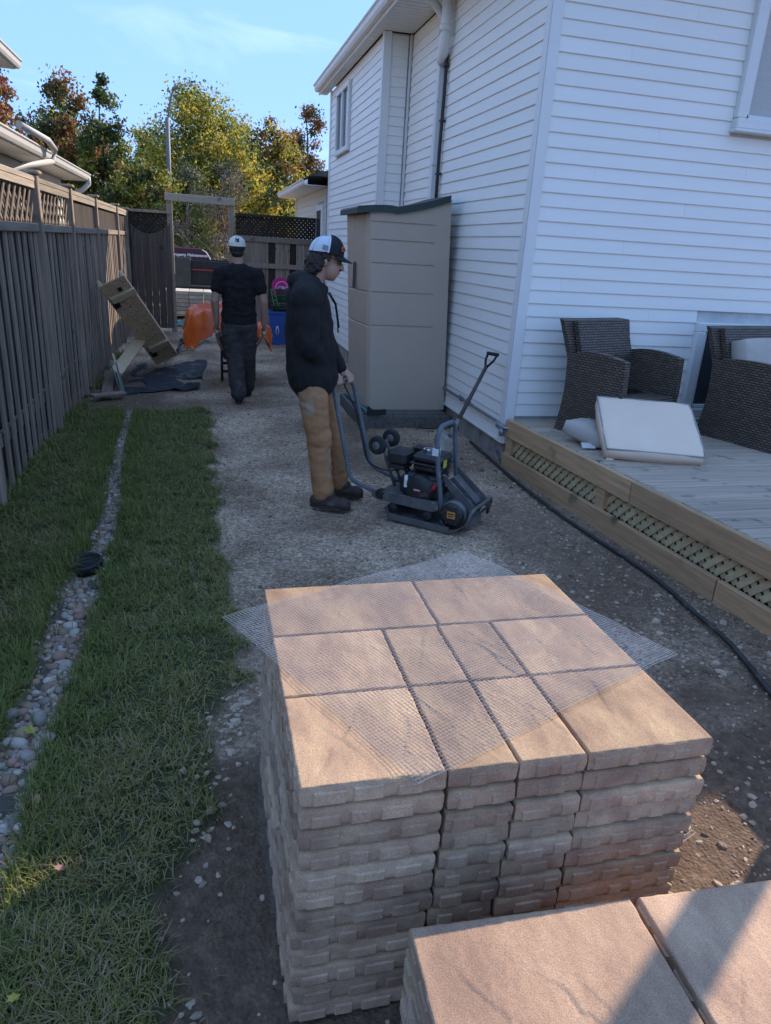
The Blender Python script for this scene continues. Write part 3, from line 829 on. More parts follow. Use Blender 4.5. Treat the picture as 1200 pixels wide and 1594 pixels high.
# pergola post on the deck, right of the picture: its shadow crosses the near slabs
pp_ = MB(); pp_.box((3.24, 2.345, .415 + 1.25), (.09, .09, 2.5), bev=.006)
pg = pp_.build('pergola_post', RIM); tag(pg, 'square timber post standing on the deck outside the right edge', 'post')
bn_ = empty('unseen_bench', (3.1, 1.8, .41)); tag(bn_, 'unseen wooden bench added on the deck edge to shade the ground', 'bench')  # out-of-view bench, added and shaped to shade the ground beside the stack
for i in range(4):
    mb = MB(); mb.box((2.88 + i * .14, 1.78, .83), (.13, 1.15, .035), bev=.005); mb.build('seat_slat', RIM, bn_)
for y in (1.30, 2.26):
    for x in (2.87, 3.27):
        mb = MB(); mb.box((x, y, .612), (.08, .08, .40)); mb.build('leg', RIM, bn_)
    mb = MB(); mb.box((3.07, y, .72), (.32, .03, .09)); mb.build('cross_rail', RIM, bn_)
mb = MB(); mb.box((2.835, 1.78, .66), (.02, 1.10, .26)); mb.build('front_panel', RIM, bn_)
# ------------------------------------------------------------------ pavers
def paver_material(name, tops, side):
    m, nt, N, L, b = _nt(name)
    tc = N.new('ShaderNodeTexCoord'); info = N.new('ShaderNodeObjectInfo')
    add = N.new('ShaderNodeVectorMath'); add.operation = 'MULTIPLY_ADD'; add.inputs[1].default_value = (17, 23, 31)
    L.new(info.outputs['Random'], add.inputs[0]); L.new(tc.outputs['Object'], add.inputs[2])
    def nz(scale, det=5, mp=None):
        n = N.new('ShaderNodeTexNoise'); n.inputs['Scale'].default_value = scale; n.inputs['Detail'].default_value = det; n.inputs['Roughness'].default_value = .6
        src = add.outputs[0]
        if mp:
            q = N.new('ShaderNodeMapping'); q.inputs['Scale'].default_value = mp; q.inputs['Rotation'].default_value = (0, 0, R(25)); L.new(src, q.inputs['Vector']); src = q.outputs[0]
        L.new(src, n.inputs['Vector']); return n
    cloud = nz(8.5, 6, (1.0, .42, 1))
    rp = N.new('ShaderNodeValToRGB'); e = rp.color_ramp.elements
    e[0].position = .36; e[0].color = rgb(tops[0]); e[1].position = .66; e[1].color = rgb(tops[2]); q = e.new(.5); q.color = rgb(tops[1])
    L.new(cloud.outputs['Fac'], rp.inputs[0])
    grain = nz(330, 3)
    gr = N.new('ShaderNodeValToRGB'); gr.color_ramp.elements[0].position = .33; gr.color_ramp.elements[0].color = (.74, .73, .72, 1); gr.color_ramp.elements[1].position = .66; gr.color_ramp.elements[1].color = (1.14, 1.13, 1.11, 1)
    L.new(grain.outputs['Fac'], gr.inputs[0])
    mu = N.new('ShaderNodeMixRGB'); mu.blend_type = 'MULTIPLY'; mu.inputs['Fac'].default_value = 1; L.new(rp.outputs[0], mu.inputs['Color1']); L.new(gr.outputs[0], mu.inputs['Color2'])
    hs = N.new('ShaderNodeHueSaturation'); mr = N.new('ShaderNodeMapRange'); mr.inputs['To Min'].default_value = .76; mr.inputs['To Max'].default_value = 1.18
    L.new(info.outputs['Random'], mr.inputs['Value']); L.new(mr.outputs[0], hs.inputs['Value']); L.new(mu.outputs[0], hs.inputs['Color'])
    L.new(hs.outputs[0], b.inputs['Base Color'])
    b.inputs['Roughness'].default_value = .88; b.inputs['Specular IOR Level'].default_value = .22
    fine = nz(260, 5); bp = N.new('ShaderNodeBump'); bp.inputs['Strength'].default_value = .55; bp.inputs['Distance'].default_value = .003
    L.new(fine.outputs['Fac'], bp.inputs['Height']); L.new(bp.outputs[0], b.inputs['Normal'])
    return m
P_TOP = paver_material('paver_face', ((.51, .345, .205), (.41, .268, .165), (.28, .18, .12)), None)
P_SIDE = paver_material('paver_side', ((.54, .375, .25), (.44, .295, .20), (.33, .20, .14)), None)
P_ROSE = paver_material('paver_face_rose', ((.55, .36, .235), (.455, .29, .19), (.33, .21, .145)), None)
def paver_mesh(sx, sy, seed, top, h=.0562, res=.02):
    """concrete slab with cleft top, chamfered rim and spacer ribs down the sides; origin at base centre"""
    r = random.Random(seed)
    nx = max(4, int(sx / res)); ny = max(4, int(sy / res))
    V, F, MI = [], [], []
    # a few cleft steps: each a wandering line with a small height change on one side
    cl = []
    for _ in range(r.choice((2, 3, 4))):
        a = R(r.uniform(50, 130)); cl.append((r.uniform(-.35, .35) * sx, r.uniform(-.3, .3) * sy, a, r.uniform(.0022, .0048) * r.choice((1, 1, -.7)), r.uniform(.05, .13), r.uniform(0, 9)))
    def top_z(x, y):
        z = .0009 * n3((x, y, seed), 6) + .0006 * n3((x * 2.2, y * .9, seed), 24) + .0005 * n3((x, y, seed), 70)
        for (cx, cy, a, hh, ln, ph) in cl:
            u = (x - cx) * math.cos(a) + (y - cy) * math.sin(a); w = -(x - cx) * math.sin(a) + (y - cy) * math.cos(a)
            w += .020 * n3((u * 13, ph, 0), 1) + .007 * n3((u * 55, ph, 3), 1) + .003 * n3((u * 140, ph, 5), 1)
            k = math.exp(-(u / ln) ** 2)
            z += -hh * .55 * k * math.exp(-(w / .0026) ** 2) - hh * .6 * k * (1 / (1 + math.exp(max(-40, min(40, -w / .0009)))) - .5) * math.exp(-(w / .045) ** 2)
        return z
    ch = .003
    xs = [-sx / 2 + ch + (sx - 2 * ch) * i / nx for i in range(nx + 1)]; ys = [-sy / 2 + ch + (sy - 2 * ch) * j / ny for j in range(ny + 1)]
    for j in range(ny + 1):
        for i in range(nx + 1): V.append((xs[i], ys[j], h + top_z(xs[i], ys[j])))
    for j in range(ny):
        for i in range(nx):
            k = j * (nx + 1) + i; F.append((k, k + 1, k + nx + 2, k + nx + 1)); MI.append(0)
    loop = [(i, 0) for i in range(nx)] + [(nx, j) for j in range(ny)] + [(i, ny) for i in range(nx, 0, -1)] + [(0, j) for j in range(ny, 0, -1)]
    n0 = [j * (nx + 1) + i for i, j in loop]
    rings = [n0]
    def ring(off, z, rib):
        base = len(V); out = []
        cnt = len(loop)
        for q, (i, j) in enumerate(loop):
            x, y, _ = V[n0[q]]
            px = (1 if i == nx else -1 if i == 0 else 0); py = (1 if j == ny else -1 if j == 0 else 0)
            o = off
            o += .0026 * n3((x * 34, y * 34, z * 40), 1, seed)
            V.append((x + px * o, y + py * o, z + .0015 * n3((x * 40, y * 40, z), 1, seed + 5))); out.append(base + q)
        return out
    for off, z, rib in ((.0022, h - .003, 0), (.003, h - .009, 0), (.003, h - .022, 0), (.0025, .016, 0), (.0, .0075, 0), (-.009, .002, 0)):
        rings.append(ring(off, z, rib))
    for qi, (a, c) in enumerate(zip(rings[:-1], rings[1:])):
        m = len(a)
        for q in range(m): F.append((a[q], c[q], c[(q + 1) % m], a[(q + 1) % m])); MI.append(0 if qi < 1 else 1)
    F.append(tuple(rings[-1])); MI.append(1)
    # spacer ribs: proud, chamfered lugs on the lower part of each side
    for ax_, half, other in (('x', sx / 2, sy / 2), ('y', sy / 2, sx / 2)):
        for sg in (-1, 1):
            t = -half + r.uniform(.012, .05)
            while t < half - .03:
                w = r.uniform(.03, .075); e = .0019; z0 = .010; z1 = h * r.uniform(.62, .82)
                w = min(w, half - .008 - t)
                base = len(V); d0 = other - .001; d1 = other + .0028 + e * r.uniform(.2, 1.0)
                for dd_, ins in ((d0, 0), (d1, .0035)):
                    for (a, zz) in ((t + ins, z0 + ins * .5), (t + w - ins, z0 + ins * .5), (t + w - ins, z1 - ins), (t + ins, z1 - ins)):
                        V.append((a, sg * dd_, zz) if ax_ == 'x' else (sg * dd_, a, zz))
                F.append((base + 4, base + 5, base + 6, base + 7)); MI.append(1)
                for q in range(4): F.append((base + q, base + (q + 1) % 4, base + 4 + (q + 1) % 4, base + 4 + q)); MI.append(1)
                t += w + r.uniform(.012, .05)
    me = bpy.data.meshes.new('paver'); me.from_pydata(V, [], F)
    me.materials.append(top); me.materials.append(P_SIDE)
    me.polygons.foreach_set('material_index', MI)
    sm = [True if i < nx * ny else False for i in range(len(F))]; me.polygons.foreach_set('use_smooth', sm)
    bm = bmesh.new(); bm.from_mesh(me); bmesh.ops.recalc_face_normals(bm, faces=bm.faces[:]); bm.to_mesh(me); bm.free()
    return me
LH = .0575
COLS = [(.160, .475), (.479, .640), (.644, .806), (.810, 1.135)]
ROWS = [(1.145, 1.460), (1.464, 1.750)]
CN = ['left', 'second', 'third', 'right']
lay = []
for ri, (y0, y1) in enumerate(ROWS):
    for ci, (x0, x1) in enumerate(COLS): lay.append((x0, x1, y0, y1, ('front', 'middle')[ri], ('large square tan paver', 'narrow tan paver', 'narrow tan paver', 'large square tan paver')[ci], ('far left', 'second from left', 'second from right', 'far right')[ci]))
lay.append((.160, .648, 1.754, 2.05, 'back', 'long tan paver', 'left one')); lay.append((.652, 1.135, 1.754, 2.05, 'back', 'long tan paver', 'right one'))
low = {}
def low_mesh(sx, sy, v):
    k = (round(sx, 3), round(sy, 3), v)
    if k not in low: low[k] = paver_mesh(sx, sy, 100 + len(low) * 7, P_TOP, res=.03)
    return low[k]
for li in range(12):
    zt = .69 - (li + 1) * LH
    dx, dy = (0, 0) if li == 0 else (random.uniform(-.006, .006) - .0011 * li, random.uniform(-.005, .005))
    for pi, (x0, x1, y0, y1, row, kind, colw) in enumerate(lay):
        sx, sy = x1 - x0 - .002, y1 - y0 - .002
        me = paver_mesh(sx, sy, 300 + pi, P_TOP, res=.0048) if li == 0 else low_mesh(sx, sy, (li + pi) % 2)
        o = link_mesh('paver', me)
        o.location = ((x0 + x1) / 2 + dx + (random.uniform(-.003, .003) if li else 0), (y0 + y1) / 2 + dy + (random.uniform(-.004, .004) if li else 0), zt)
        o.rotation_euler = (0, 0, random.uniform(-.006, .006) if li else 0)
        if li and (li % 2): o.scale = (1, 1, 1)
        pos = 'top layer of netted stack' if li == 0 else ('bottom layer of netted stack' if li == 11 else '%s layer of netted stack' % ordinal(li))
        tag(o, '%s, %s row, %s, %s' % (kind, row, colw, pos), 'paver', 'pavers in the netted stack')
# nearer stack at the bottom right
rz2 = R(-2.6); c2, s2 = math.cos(rz2), math.sin(rz2); org = Vector((.362, .982, 0))
for li in range(8):
    zt = .46 - (li + 1) * LH
    for ci in range(2):
        for ri in range(2):
            lx = ci * .500 + .241; ly = -.155 - ri * .318
            wob = (0, 0) if li == 0 else (random.uniform(-.005, .005), random.uniform(-.005, .005))
            me = paver_mesh(.482, .312, 500 + ci + 2 * ri, P_ROSE, res=.0042 if ri == 0 else .02) if li == 0 else low_mesh(.482, .312, li % 2)
            o = link_mesh('paver', me)
            o.location = (org.x + lx * c2 - ly * s2 + wob[0], org.y + lx * s2 + ly * c2 + wob[1], zt); o.rotation_euler = (0, 0, rz2)
            pos = 'on top' if li == 0 else ('at the bottom' if li == 7 else '%s from the top' % ordinal(li))
            tag(o, 'long rose paver %s of the nearest stack, %s column, %s row' % (pos, ('left', 'right')[ci], ('far', 'near')[ri]), 'paver', 'pavers in the nearest stack')

# ---- plastic netting
NET = mat('clear_netting', (.52, .51, .49), (.46, .45, .43), (10,) * 3, .22, spec=.6)
def net(name, corner, eu, ev, lu, lv, cell, height, w=.00075, t=.0006, step=.03):
    """flat square netting: strands along eu and ev; height(x,y,u,v) gives the drape"""
    V, F = [], []
    cu = Vector(eu).normalized(); cv = Vector(ev).normalized(); c0 = Vector(corner)
    def strand(along_u, k):
        n = max(2, int((lu if along_u else lv) / step)); base = len(V)
        for i in range(n + 1):
            f = i / n
            u, v = (f * lu, k) if along_u else (k, f * lv)
            p = c0 + cu * u + cv * v
            p = height(p, u / lu, v / lv)
            side = (cv if along_u else cu) * (w / 2); upv = Vector((0, 0, t * (1.0 if along_u else 1.5)))
            V.extend([tuple(p - side), tuple(p + upv), tuple(p + side)])
        for i in range(n):
            a = base + i * 3
            F.extend([(a, a + 1, a + 4, a + 3), (a + 1, a + 2, a + 5, a + 4), (a + 2, a, a + 3, a + 5)])
    k = 0.0
    while k <= lv + 1e-6: strand(True, k); k += cell
    k = 0.0
    while k <= lu + 1e-6: strand(False, k); k += cell
    return np_mesh(name, V, F, NET)
def drape(p, u, v):
    z = .6945 + .0025 * n3(p, 7.0) + .002
    # outside the stack the stiff sheet sags a little or curls up
    ox = max(0, .16 - p.x, p.x - 1.135); oy = max(0, 1.145 - p.y, p.y - 2.05); d = max(ox, oy)
    z += -.10 * d * (1 if oy > ox else .4) + .05 * max(0, p.y - 2.0)
    z += .022 * max(0, n3(p, 2.6, 4.0)) + .010 * max(0, n3(p, 6.5, 2.0))
    return Vector((p.x, p.y, z))
o = net('plastic_netting', (.399, 1.110, 0), (.882, .385, 0), (-.372, .766, 0), .962, .852, .0102, drape)
tag(o, 'sheet of clear plastic netting spread over the paver stack', 'netting')
def hang_left(p, u, v):
    return Vector((.142 - .012 * math.sin(v * 3) - .045 * (1 - v) * (u) * .6 + .004 * n3(p, 9), p.y, p.z))
V_, F_ = [], []
o = net('hanging_netting', (.14, 1.22, .10), (0, 1, 0), (0, .0, 1), .42, .56, .0105, hang_left, w=.0011)
tag(o, 'netting hanging down the left side of the paver stack', 'netting')
def right_bit(p, u, v): return Vector((p.x, p.y, .215 + .01 * u - .02 * v + .003 * n3(p, 9)))
o = net('netting_scrap', (1.05, 1.20, 0), (.93, .36, 0), (-.36, .93, 0), .28, .09, .0125, right_bit, w=.0015)
tag(o, 'scrap of netting poking out low on the right of the paver stack', 'netting')
def near_bit(p, u, v): return Vector((.350 - .018 * math.sin(v * 2.6) + .004 * n3(p, 11), p.y, p.z))
o = net('netting_scrap', (.35, .66, .06), (0, 1, 0), (0, 0, 1), .24, .34, .0125, near_bit, w=.0015)
tag(o, 'netting bunched against the left side of the nearest stack', 'netting')
# ------------------------------------------------------------------ resin shed
SHED = mat('taupe_resin', (.48, .385, .295), (.45, .36, .275), (3, 3, 3), .55, .12, 220, spec=.35, bdist=.002)
SROOF = mat('green_resin', (.035, .05, .045), (.045, .06, .055), (6,) * 3, .5, .12, 200, bdist=.002)
TIMB = wood('old_timber', (.16, .15, .125), (.08, .075, .065), False)
shed = empty('storage_shed', (2.05, 7.6, 0)); tag(shed, 'tall taupe resin storage shed with dark green lid against the white wall', 'shed')
LEAN = -.10
def lean(x, z): return x + LEAN * (z - .13) / 2.0
def shed_front():
    """front panel with pressed grooves, plus plain right and back walls"""
    mb = MB()
    grooves = [1.958, 1.796, 1.582, 1.309, .986]
    zs = [.13]
    for g in reversed(grooves): zs += [g - .012, g - .004, g + .004, g + .012]
    zs.append(2.03)
    xs = [1.665, 1.68, 1.70, 1.76, 2.0, 2.3, 2.32, 2.34, 2.49]
    def dep(x, z):
        d = 0
        for g in grooves:
            if abs(z - g) < .005 and 1.69 < x < 2.325: d = .011
        return d
    idx = {}
    for j, z in enumerate(zs):
        for i, x in enumerate(xs):
            rnd = .028 if i == 0 else (.007 if i == 1 else 0)
            idx[i, j] = len(mb.v); mb.v.append((lean(x, z), 7.20 + rnd + dep(x, z), z))
    for j in range(len(zs) - 1):
        for i in range(len(xs) - 1): mb.f.append((idx[i, j], idx[i + 1, j], idx[i + 1, j + 1], idx[i, j + 1])); mb.mi.append(0); mb.sm.append(False)
    # upper part up to the curved lid, right side, back
    def rz(x): return 2.02 + .02 * math.sin((x - 1.6) * 6) * (1 if x < 1.95 else .3) + max(0, (x - 1.9)) ** 1.3 * .32
    for x0, x1 in zip(xs[:-1], xs[1:]):
        mb.quad((lean(x0, 2.03), 7.20 + (.028 if x0 < 1.67 else 0), 2.03), (lean(x1, 2.03), 7.20, 2.03), (lean(x1, 2.1), 7.20, rz(x1) + .03), (lean(x0, 2.1), 7.20 + (.028 if x0 < 1.67 else 0), rz(x0) + .03))
    mb.quad((lean(2.49, .13), 7.20, .13), (lean(2.49, .13), 8.02, .13), (lean(2.49, 2.2), 8.02, 2.2), (lean(2.49, 2.2), 7.20, 2.2))
    mb.quad((lean(1.60, .13), 8.02, .13), (lean(2.49, .13), 8.02, .13), (lean(2.49, 2.2), 8.02, 2.2), (lean(1.64, 2.05), 8.02, 2.05))
    return mb, rz
mb, rz_ = shed_front(); mb.build('body', SHED, shed)
def door(y0, y1, handle_y):
    mb = MB(); zs = [.14]; gr = [1.309, .986]
    for g in reversed(gr): zs += [g - .012, g - .004, g + .004, g + .012]
    zs.append(2.03); ys = [y0, y0 + .02, (y0 + y1) / 2, y1 - .02, y1]; idx = {}
    for j, z in enumerate(zs):
        for i, y in enumerate(ys):
            d = .010 if any(abs(z - g) < .005 for g in gr) else 0
            e = .014 if i in (0, 4) else 0
            bow = -.012 * math.sin(math.pi * (y - 7.2) / .82)
            idx[i, j] = len(mb.v); mb.v.append((lean(1.655 - .055 * (y - 7.2) / .82, z) + d + e + bow, y, z))
    for j in range(len(zs) - 1):
        for i in range(4): mb.f.append((idx[i, j], idx[i, j + 1], idx[i + 1, j + 1], idx[i + 1, j])); mb.mi.append(0); mb.sm.append(False)
    o = mb.build('door', SHED, shed)
    h = MB(); h.box((lean(1.598, 1.45), handle_y, 1.45), (.018, .022, .26), bev=.006); h.build('handle', mat('dark_resin', (.09, .08, .07), rough=.6), o)
door(7.225, 7.605, 7.585); door(7.615, 8.0, 7.635)
mb = MB(); px = [1.545, 1.56, 1.59, 1.66, 1.78, 1.88, 1.95, 2.05, 2.2, 2.35, 2.47]
top = [(lean(x, 2.1) + .0, rz_(max(x, 1.5)) + (.075 if x > 1.55 else .06)) for x in px]; bot = [(lean(x, 2.1), rz_(max(x, 1.5)) + .012) for x in reversed(px)]
mb.prism(top + bot, 7.165, 8.06, 'y'); mb.build('lid', SROOF, shed)
for c, d in (((2.0, 6.96, .055), (.96, .05, .13)), ((1.545, 7.52, .055), (.05, 1.08, .13)), ((2.46, 7.52, .055), (.05, 1.06, .128)), ((2.0, 8.09, .055), (.96, .05, .13))):
    mb = MB(); mb.box(c, d, bev=.006); mb.build('base_timber', TIMB, shed)
mb = MB(); mb.box((2.0, 7.52, .118), (.90, 1.06, .02)); mb.build('base_platform', TIMB, shed)
# hockey stick resting against the shed
hk = empty('hockey_stick', (1.62, 6.97, .13)); tag(hk, 'hockey stick with black blade resting at the foot of the shed', 'hockey stick')
mb = MB(); mb.prism([(1.585, .135), (1.64, .128), (1.70, .130), (1.775, .142), (1.785, .165), (1.775, .195), (1.70, .188), (1.64, .19), (1.585, .23)], 6.91, 6.935, 'y'); mb.build('blade', mat('black_tape', (.018, .018, .02), (.03, .03, .03), (60,) * 3, .8, .2, 200), hk)
mb = MB(); mb.bar((1.592, 6.93, .165), (1.555, 7.95, .155), .03, .022, bev=.004); mb.build('shaft', mat('teal_paint', (.06, .16, .17), (.05, .12, .14), rough=.45), hk)

def smooth_path(pts, n=6, r=.09):
    out = [Vector(pts[0])]
    for a, b_, c in zip(pts[:-2], pts[1:-1], pts[2:]):
        a, b_, c = Vector(a), Vector(b_), Vector(c)
        p = b_ + (a - b_).normalized() * min(r, (a - b_).length * .45); q = b_ + (c - b_).normalized() * min(r, (c - b_).length * .45)
        for i in range(n + 1):
            t = i / n; out.append(p.lerp(b_, t).lerp(b_.lerp(q, t), t))
    out.append(Vector(pts[-1])); return out
# ------------------------------------------------------------------ plate compactor
CP = empty('plate_compactor', (1.494, 4.338, 0)); tag(CP, 'dusty grey and black plate compactor with recoil engine and long handle', 'compactor')
CP.rotation_euler = (0, 0, math.atan2(-.671, .741))       # local x forward, local y to the far side
C_GREY = mat('compactor_grey_paint', (.065, .067, .07), (.13, .12, .11), (9, 9, 9), .6, .15, 120, spec=.35, speck=((.22, .20, .17), 14, .60))
C_BLUE = mat('handle_blue_grey', (.075, .092, .11), (.14, .15, .155), (12,) * 3, .5, .05, 80, speck=((.22, .20, .18), 20, .64))
C_BLK = mat('engine_black', (.012, .012, .013), (.035, .033, .03), (14,) * 3, .45, .05, 100, spec=.45, speck=((.10, .09, .08), 12, .64))
C_CAST = mat('cast_metal', (.20, .20, .19), (.10, .10, .095), (20,) * 3, .55, .2, 120, metal=.35)
C_RUB = mat('black_rubber', (.015, .015, .016), (.04, .038, .035), (20,) * 3, .8, .1, 120)
C_CHR = mat('chrome', (.62, .62, .62), (.55, .55, .55), rough=.18, metal=1.0)
C_ORG = mat('orange_label', (.62, .27, .05), (.55, .23, .05), rough=.5)
C_RED = mat('red_label', (.45, .03, .03), rough=.5)
C_WHT = mat('white_label', (.75, .75, .73), rough=.6)
def cpart(mb, name, m, parent=None): return mb.build(name, m, parent or CP, local=True)
mb = MB()
prof_u = [(-.285, .075), (-.262, .035), (-.225, .012), (.20, .012), (.25, .03), (.30, .075), (.335, .13)]
pr = prof_u + [(u + (.004 if u > 0 else .006), z + .013) for u, z in reversed(prof_u)]
vs = [(u, -.215 * (1 - .10 * (abs(u) > .26)), z) for u, z in pr] + [(u, .215 * (1 - .10 * (abs(u) > .26)), z) for u, z in pr]
n_ = len(pr); k_ = len(prof_u)
fs = []
for i in range(k_ - 1):
    j = n_ - 1 - i
    fs += [(i, i + 1, j - 1, j), (n_ + i, n_ + j, n_ + j - 1, n_ + i + 1)]
for i in range(n_): fs.append((i, n_ + i, n_ + (i + 1) % n_, (i + 1) % n_))
mb.add(vs, fs)
mb.box((-.02, -.205, .035), (.44, .016, .03)); mb.box((-.02, .205, .035), (.44, .016, .03))
cpart(mb, 'base_plate', C_GREY)
mb = MB(); mb.lathe([(.06, -.155), (.088, -.15), (.092, -.12), (.088, -.115), (.086, .12), (.092, .125), (.092, .15), (.06, .155)], (.20, 0, .125), rotm(R(90), 0, 0), 22); mb.box((.20, 0, .05), (.20, .26, .06), bev=.01)
ex = cpart(mb, 'exciter_housing', C_CAST)
mb = MB(); mb.lathe([(.02, -.012), (.075, -.012), (.082, -.004), (.082, .012), (.05, .014)], (.20, -.165, .125), rotm(R(90), 0, 0), 22)
for q in range(6):
    a = q * math.pi / 3; mb.lathe([(.008, -.01), (.008, .008)], (.20 + .066 * math.cos(a), -.176, .125 + .066 * math.sin(a)), rotm(R(90), 0, 0), 6)
cp_ = cpart(mb, 'end_cap', C_BLK, CP)
mb = MB(); mb.box((.20, -.181, .128), (.055, .003, .045)); cpart(mb, 'label', C_ORG, cp_)
mb = MB(); mb.box((.20, -.1835, .136), (.042, .002, .008)); mb.box((.198, -.1835, .120), (.034, .002, .007)); cpart(mb, 'label_print', C_BLK, cp_)
mb = MB(); mb.prism([(-.40, .135), (-.36, .115), (.06, .115), (.10, .14), (.10, .19), (.02, .185), (-.34, .185), (-.40, .17)], -.17, -.155, 'y'); mb.prism([(-.40, .135), (-.36, .115), (.06, .115), (.10, .14), (.10, .19), (.02, .185), (-.34, .185), (-.40, .17)], .155, .17, 'y'); mb.box((-.13, 0, .16), (.46, .305, .012)); cpart(mb, 'engine_bed', C_GREY)
for u in (-.24, .02):
    for v in (-.14, .14):
        mb = MB(); mb.lathe([(.022, -.03), (.034, -.026), (.036, 0), (.034, .026), (.022, .03)], (u, v, .078), rotm(R(90), 0, 0), 14); mb.lathe([(.012, -.034), (.012, .034)], (u, v, .078), rotm(R(90), 0, 0), 8); mb.box((u, v * .93, .12), (.035, .05, .05)); cpart(mb, 'rubber_mount', C_RUB)
# engine
eng = empty('engine', (0, 0, 0), parent=CP)
mb = MB(); mb.box((-.08, .0, .25), (.22, .22, .16), bev=.02); mb.box((-.08, .06, .34), (.15, .14, .08), bev=.01)
for k in range(6): mb.box((-.08, .10, .275 + k * .016), (.21, .12, .005))
mb.box((.03, -.02, .24), (.06, .18, .12), bev=.012); mb.box((-.20, -.03, .24), (.05, .16, .12), bev=.012)
cpart(mb, 'crankcase', C_BLK, eng)
mb = MB(); mb.lathe([(.045, -.052), (.088, -.045), (.100, -.03), (.104, .0), (.104, .05)], (-.064, -.11, .235), rotm(R(90), 0, 0) @ rotm(R(180), 0, 0), 28)
for q in range(20):
    a = q * 2 * math.pi / 20
    mb.bar((-.064 + .052 * math.cos(a), -.158, .235 + .052 * math.sin(a)), (-.064 + .088 * math.cos(a), -.150, .235 + .088 * math.sin(a)), .007, .012, up=(0, -1, 0))
rc = cpart(mb, 'recoil_starter', C_BLK, eng)
mb = MB(); mb.box((-.064, -.1635, .235), (.05, .002, .016)); cpart(mb, 'label', C_RED, rc)
mb = MB(); mb.box((-.064, -.165, .241), (.045, .002, .006)); cpart(mb, 'label_print', C_WHT, rc)
mb = MB(); mb.box((-.045, .01, .435), (.215, .215, .06), bev=.022); mb.box((-.045, .01, .40), (.235, .235, .012), bev=.004); mb.box((-.045, .01, .37), (.20, .20, .06), bev=.02); cpart(mb, 'fuel_tank', C_BLK, eng)
mb = MB(); mb.lathe([(.036, 0), (.040, .004), (.040, .02), (.034, .026), (.012, .028)], (-.075, .01, .463), None, 12, smooth=False); cpart(mb, 'fuel_cap', C_CHR, eng)
mb = MB(); mb.box((-.265, -.03, .41), (.145, .16, .10), bev=.022); mb.box((-.265, -.03, .345), (.12, .14, .03), bev=.008); mb.tube([(-.25, .0, .34), (-.23, .02, .30), (-.2, .02, .27)], .022, 8); cpart(mb, 'air_filter', C_BLK, eng)
mb = MB(); mb.box((-.17, .12, .42), (.12, .10, .085), bev=.02)
for k in range(6): mb.box((-.17, .12, .40 + k * .013 - .01), (.128, .108, .004))
cpart(mb, 'muffler', C_BLK, eng)
mb = MB(); mb.box((.072, -.05, .42), (.004, .05, .05)); cpart(mb, 'warning_label', mat('yellow_label', (.55, .45, .06)), eng)
mb = MB(); mb.tube([(-.17, -.12, .31), (-.16, -.14, .28), (-.15, -.15, .24)], .014, 8); mb.box((-.155, -.155, .27), (.02, .02, .06), bev=.006); cpart(mb, 'throttle_lever', C_WHT, eng)
mb = MB(); mb.tube([(.02, -.13, .25), (.05, -.15, .27), (.06, -.15, .30)], .012, 8); cpart(mb, 'spark_plug', C_RED, eng)
# lifting hoop, belt guard and front stays
mb = MB()
def arc(c, r, a0, a1, n=7): return [(c[0], c[1] + r * math.cos(R(a0 + (a1 - a0) * i / n)), c[2] + r * math.sin(R(a0 + (a1 - a0) * i / n))) for i in range(n + 1)]
hoop = [(.125, -.152, .10), (.10, -.152, .24), (.07, -.152, .40), (.052, -.152, .56)] + [(.045, y, z) for _, y, z in arc((0, -.06, .585), .092, 180, 90)] + [(.045, y, z) for _, y, z in arc((0, .05, .585), .092, 90, 0)] + [(.055, .14, .50), (.075, .14, .36), (.10, .14, .2), (.12, .14, .12)]
mb.tube(hoop, .0165, 10); cpart(mb, 'lifting_hoop', C_BLUE)
mb = MB(); mb.box((.0475, -.152, .52), (.040, .040, .045)); cpart(mb, 'label', C_WHT)
for v in (-.10, .13):
    mb = MB(); mb.prism([(.08, .36), (.10, .36), (.345, .17), (.345, .12), (.30, .135), (.11, .29)], v, v + .012, 'y'); cpart(mb, 'front_stay', C_GREY)
mb = MB(); mb.prism([(.085, .30), (.12, .33), (.30, .18), (.29, .12), (.12, .14)], .0, .085, 'y'); cpart(mb, 'belt_guard', C_GREY)
mb = MB(); mb.tube([(.315, -.19, .06), (.335, -.19, .16), (.34, -.16, .185), (.34, .16, .185), (.335, .19, .16), (.315, .19, .06)], .012, 8); cpart(mb, 'front_guard', C_GREY)
mb = MB(); mb.tube(smooth_path([(-.755, .0, .83), (-.70, .10, .62), (-.60, .10, .27), (-.45, .09, .24), (-.22, -.06, .33)], 6, .06), .0055, 6); cpart(mb, 'throttle_cable', C_RUB)
for (u, v, z) in ((-.38, -.172, .15), (-.30, -.172, .15), (-.10, -.172, .15), (.06, -.172, .16), (.12, -.112, .30), (.30, -.112, .16), (-.20, -.21, .05), (.12, -.21, .05)):
    mb = MB(); mb.lathe([(.009, -.006), (.009, .006)], (u, v, z), rotm(R(90), 0, 0), 6, smooth=False); cpart(mb, 'bolt', C_CAST)
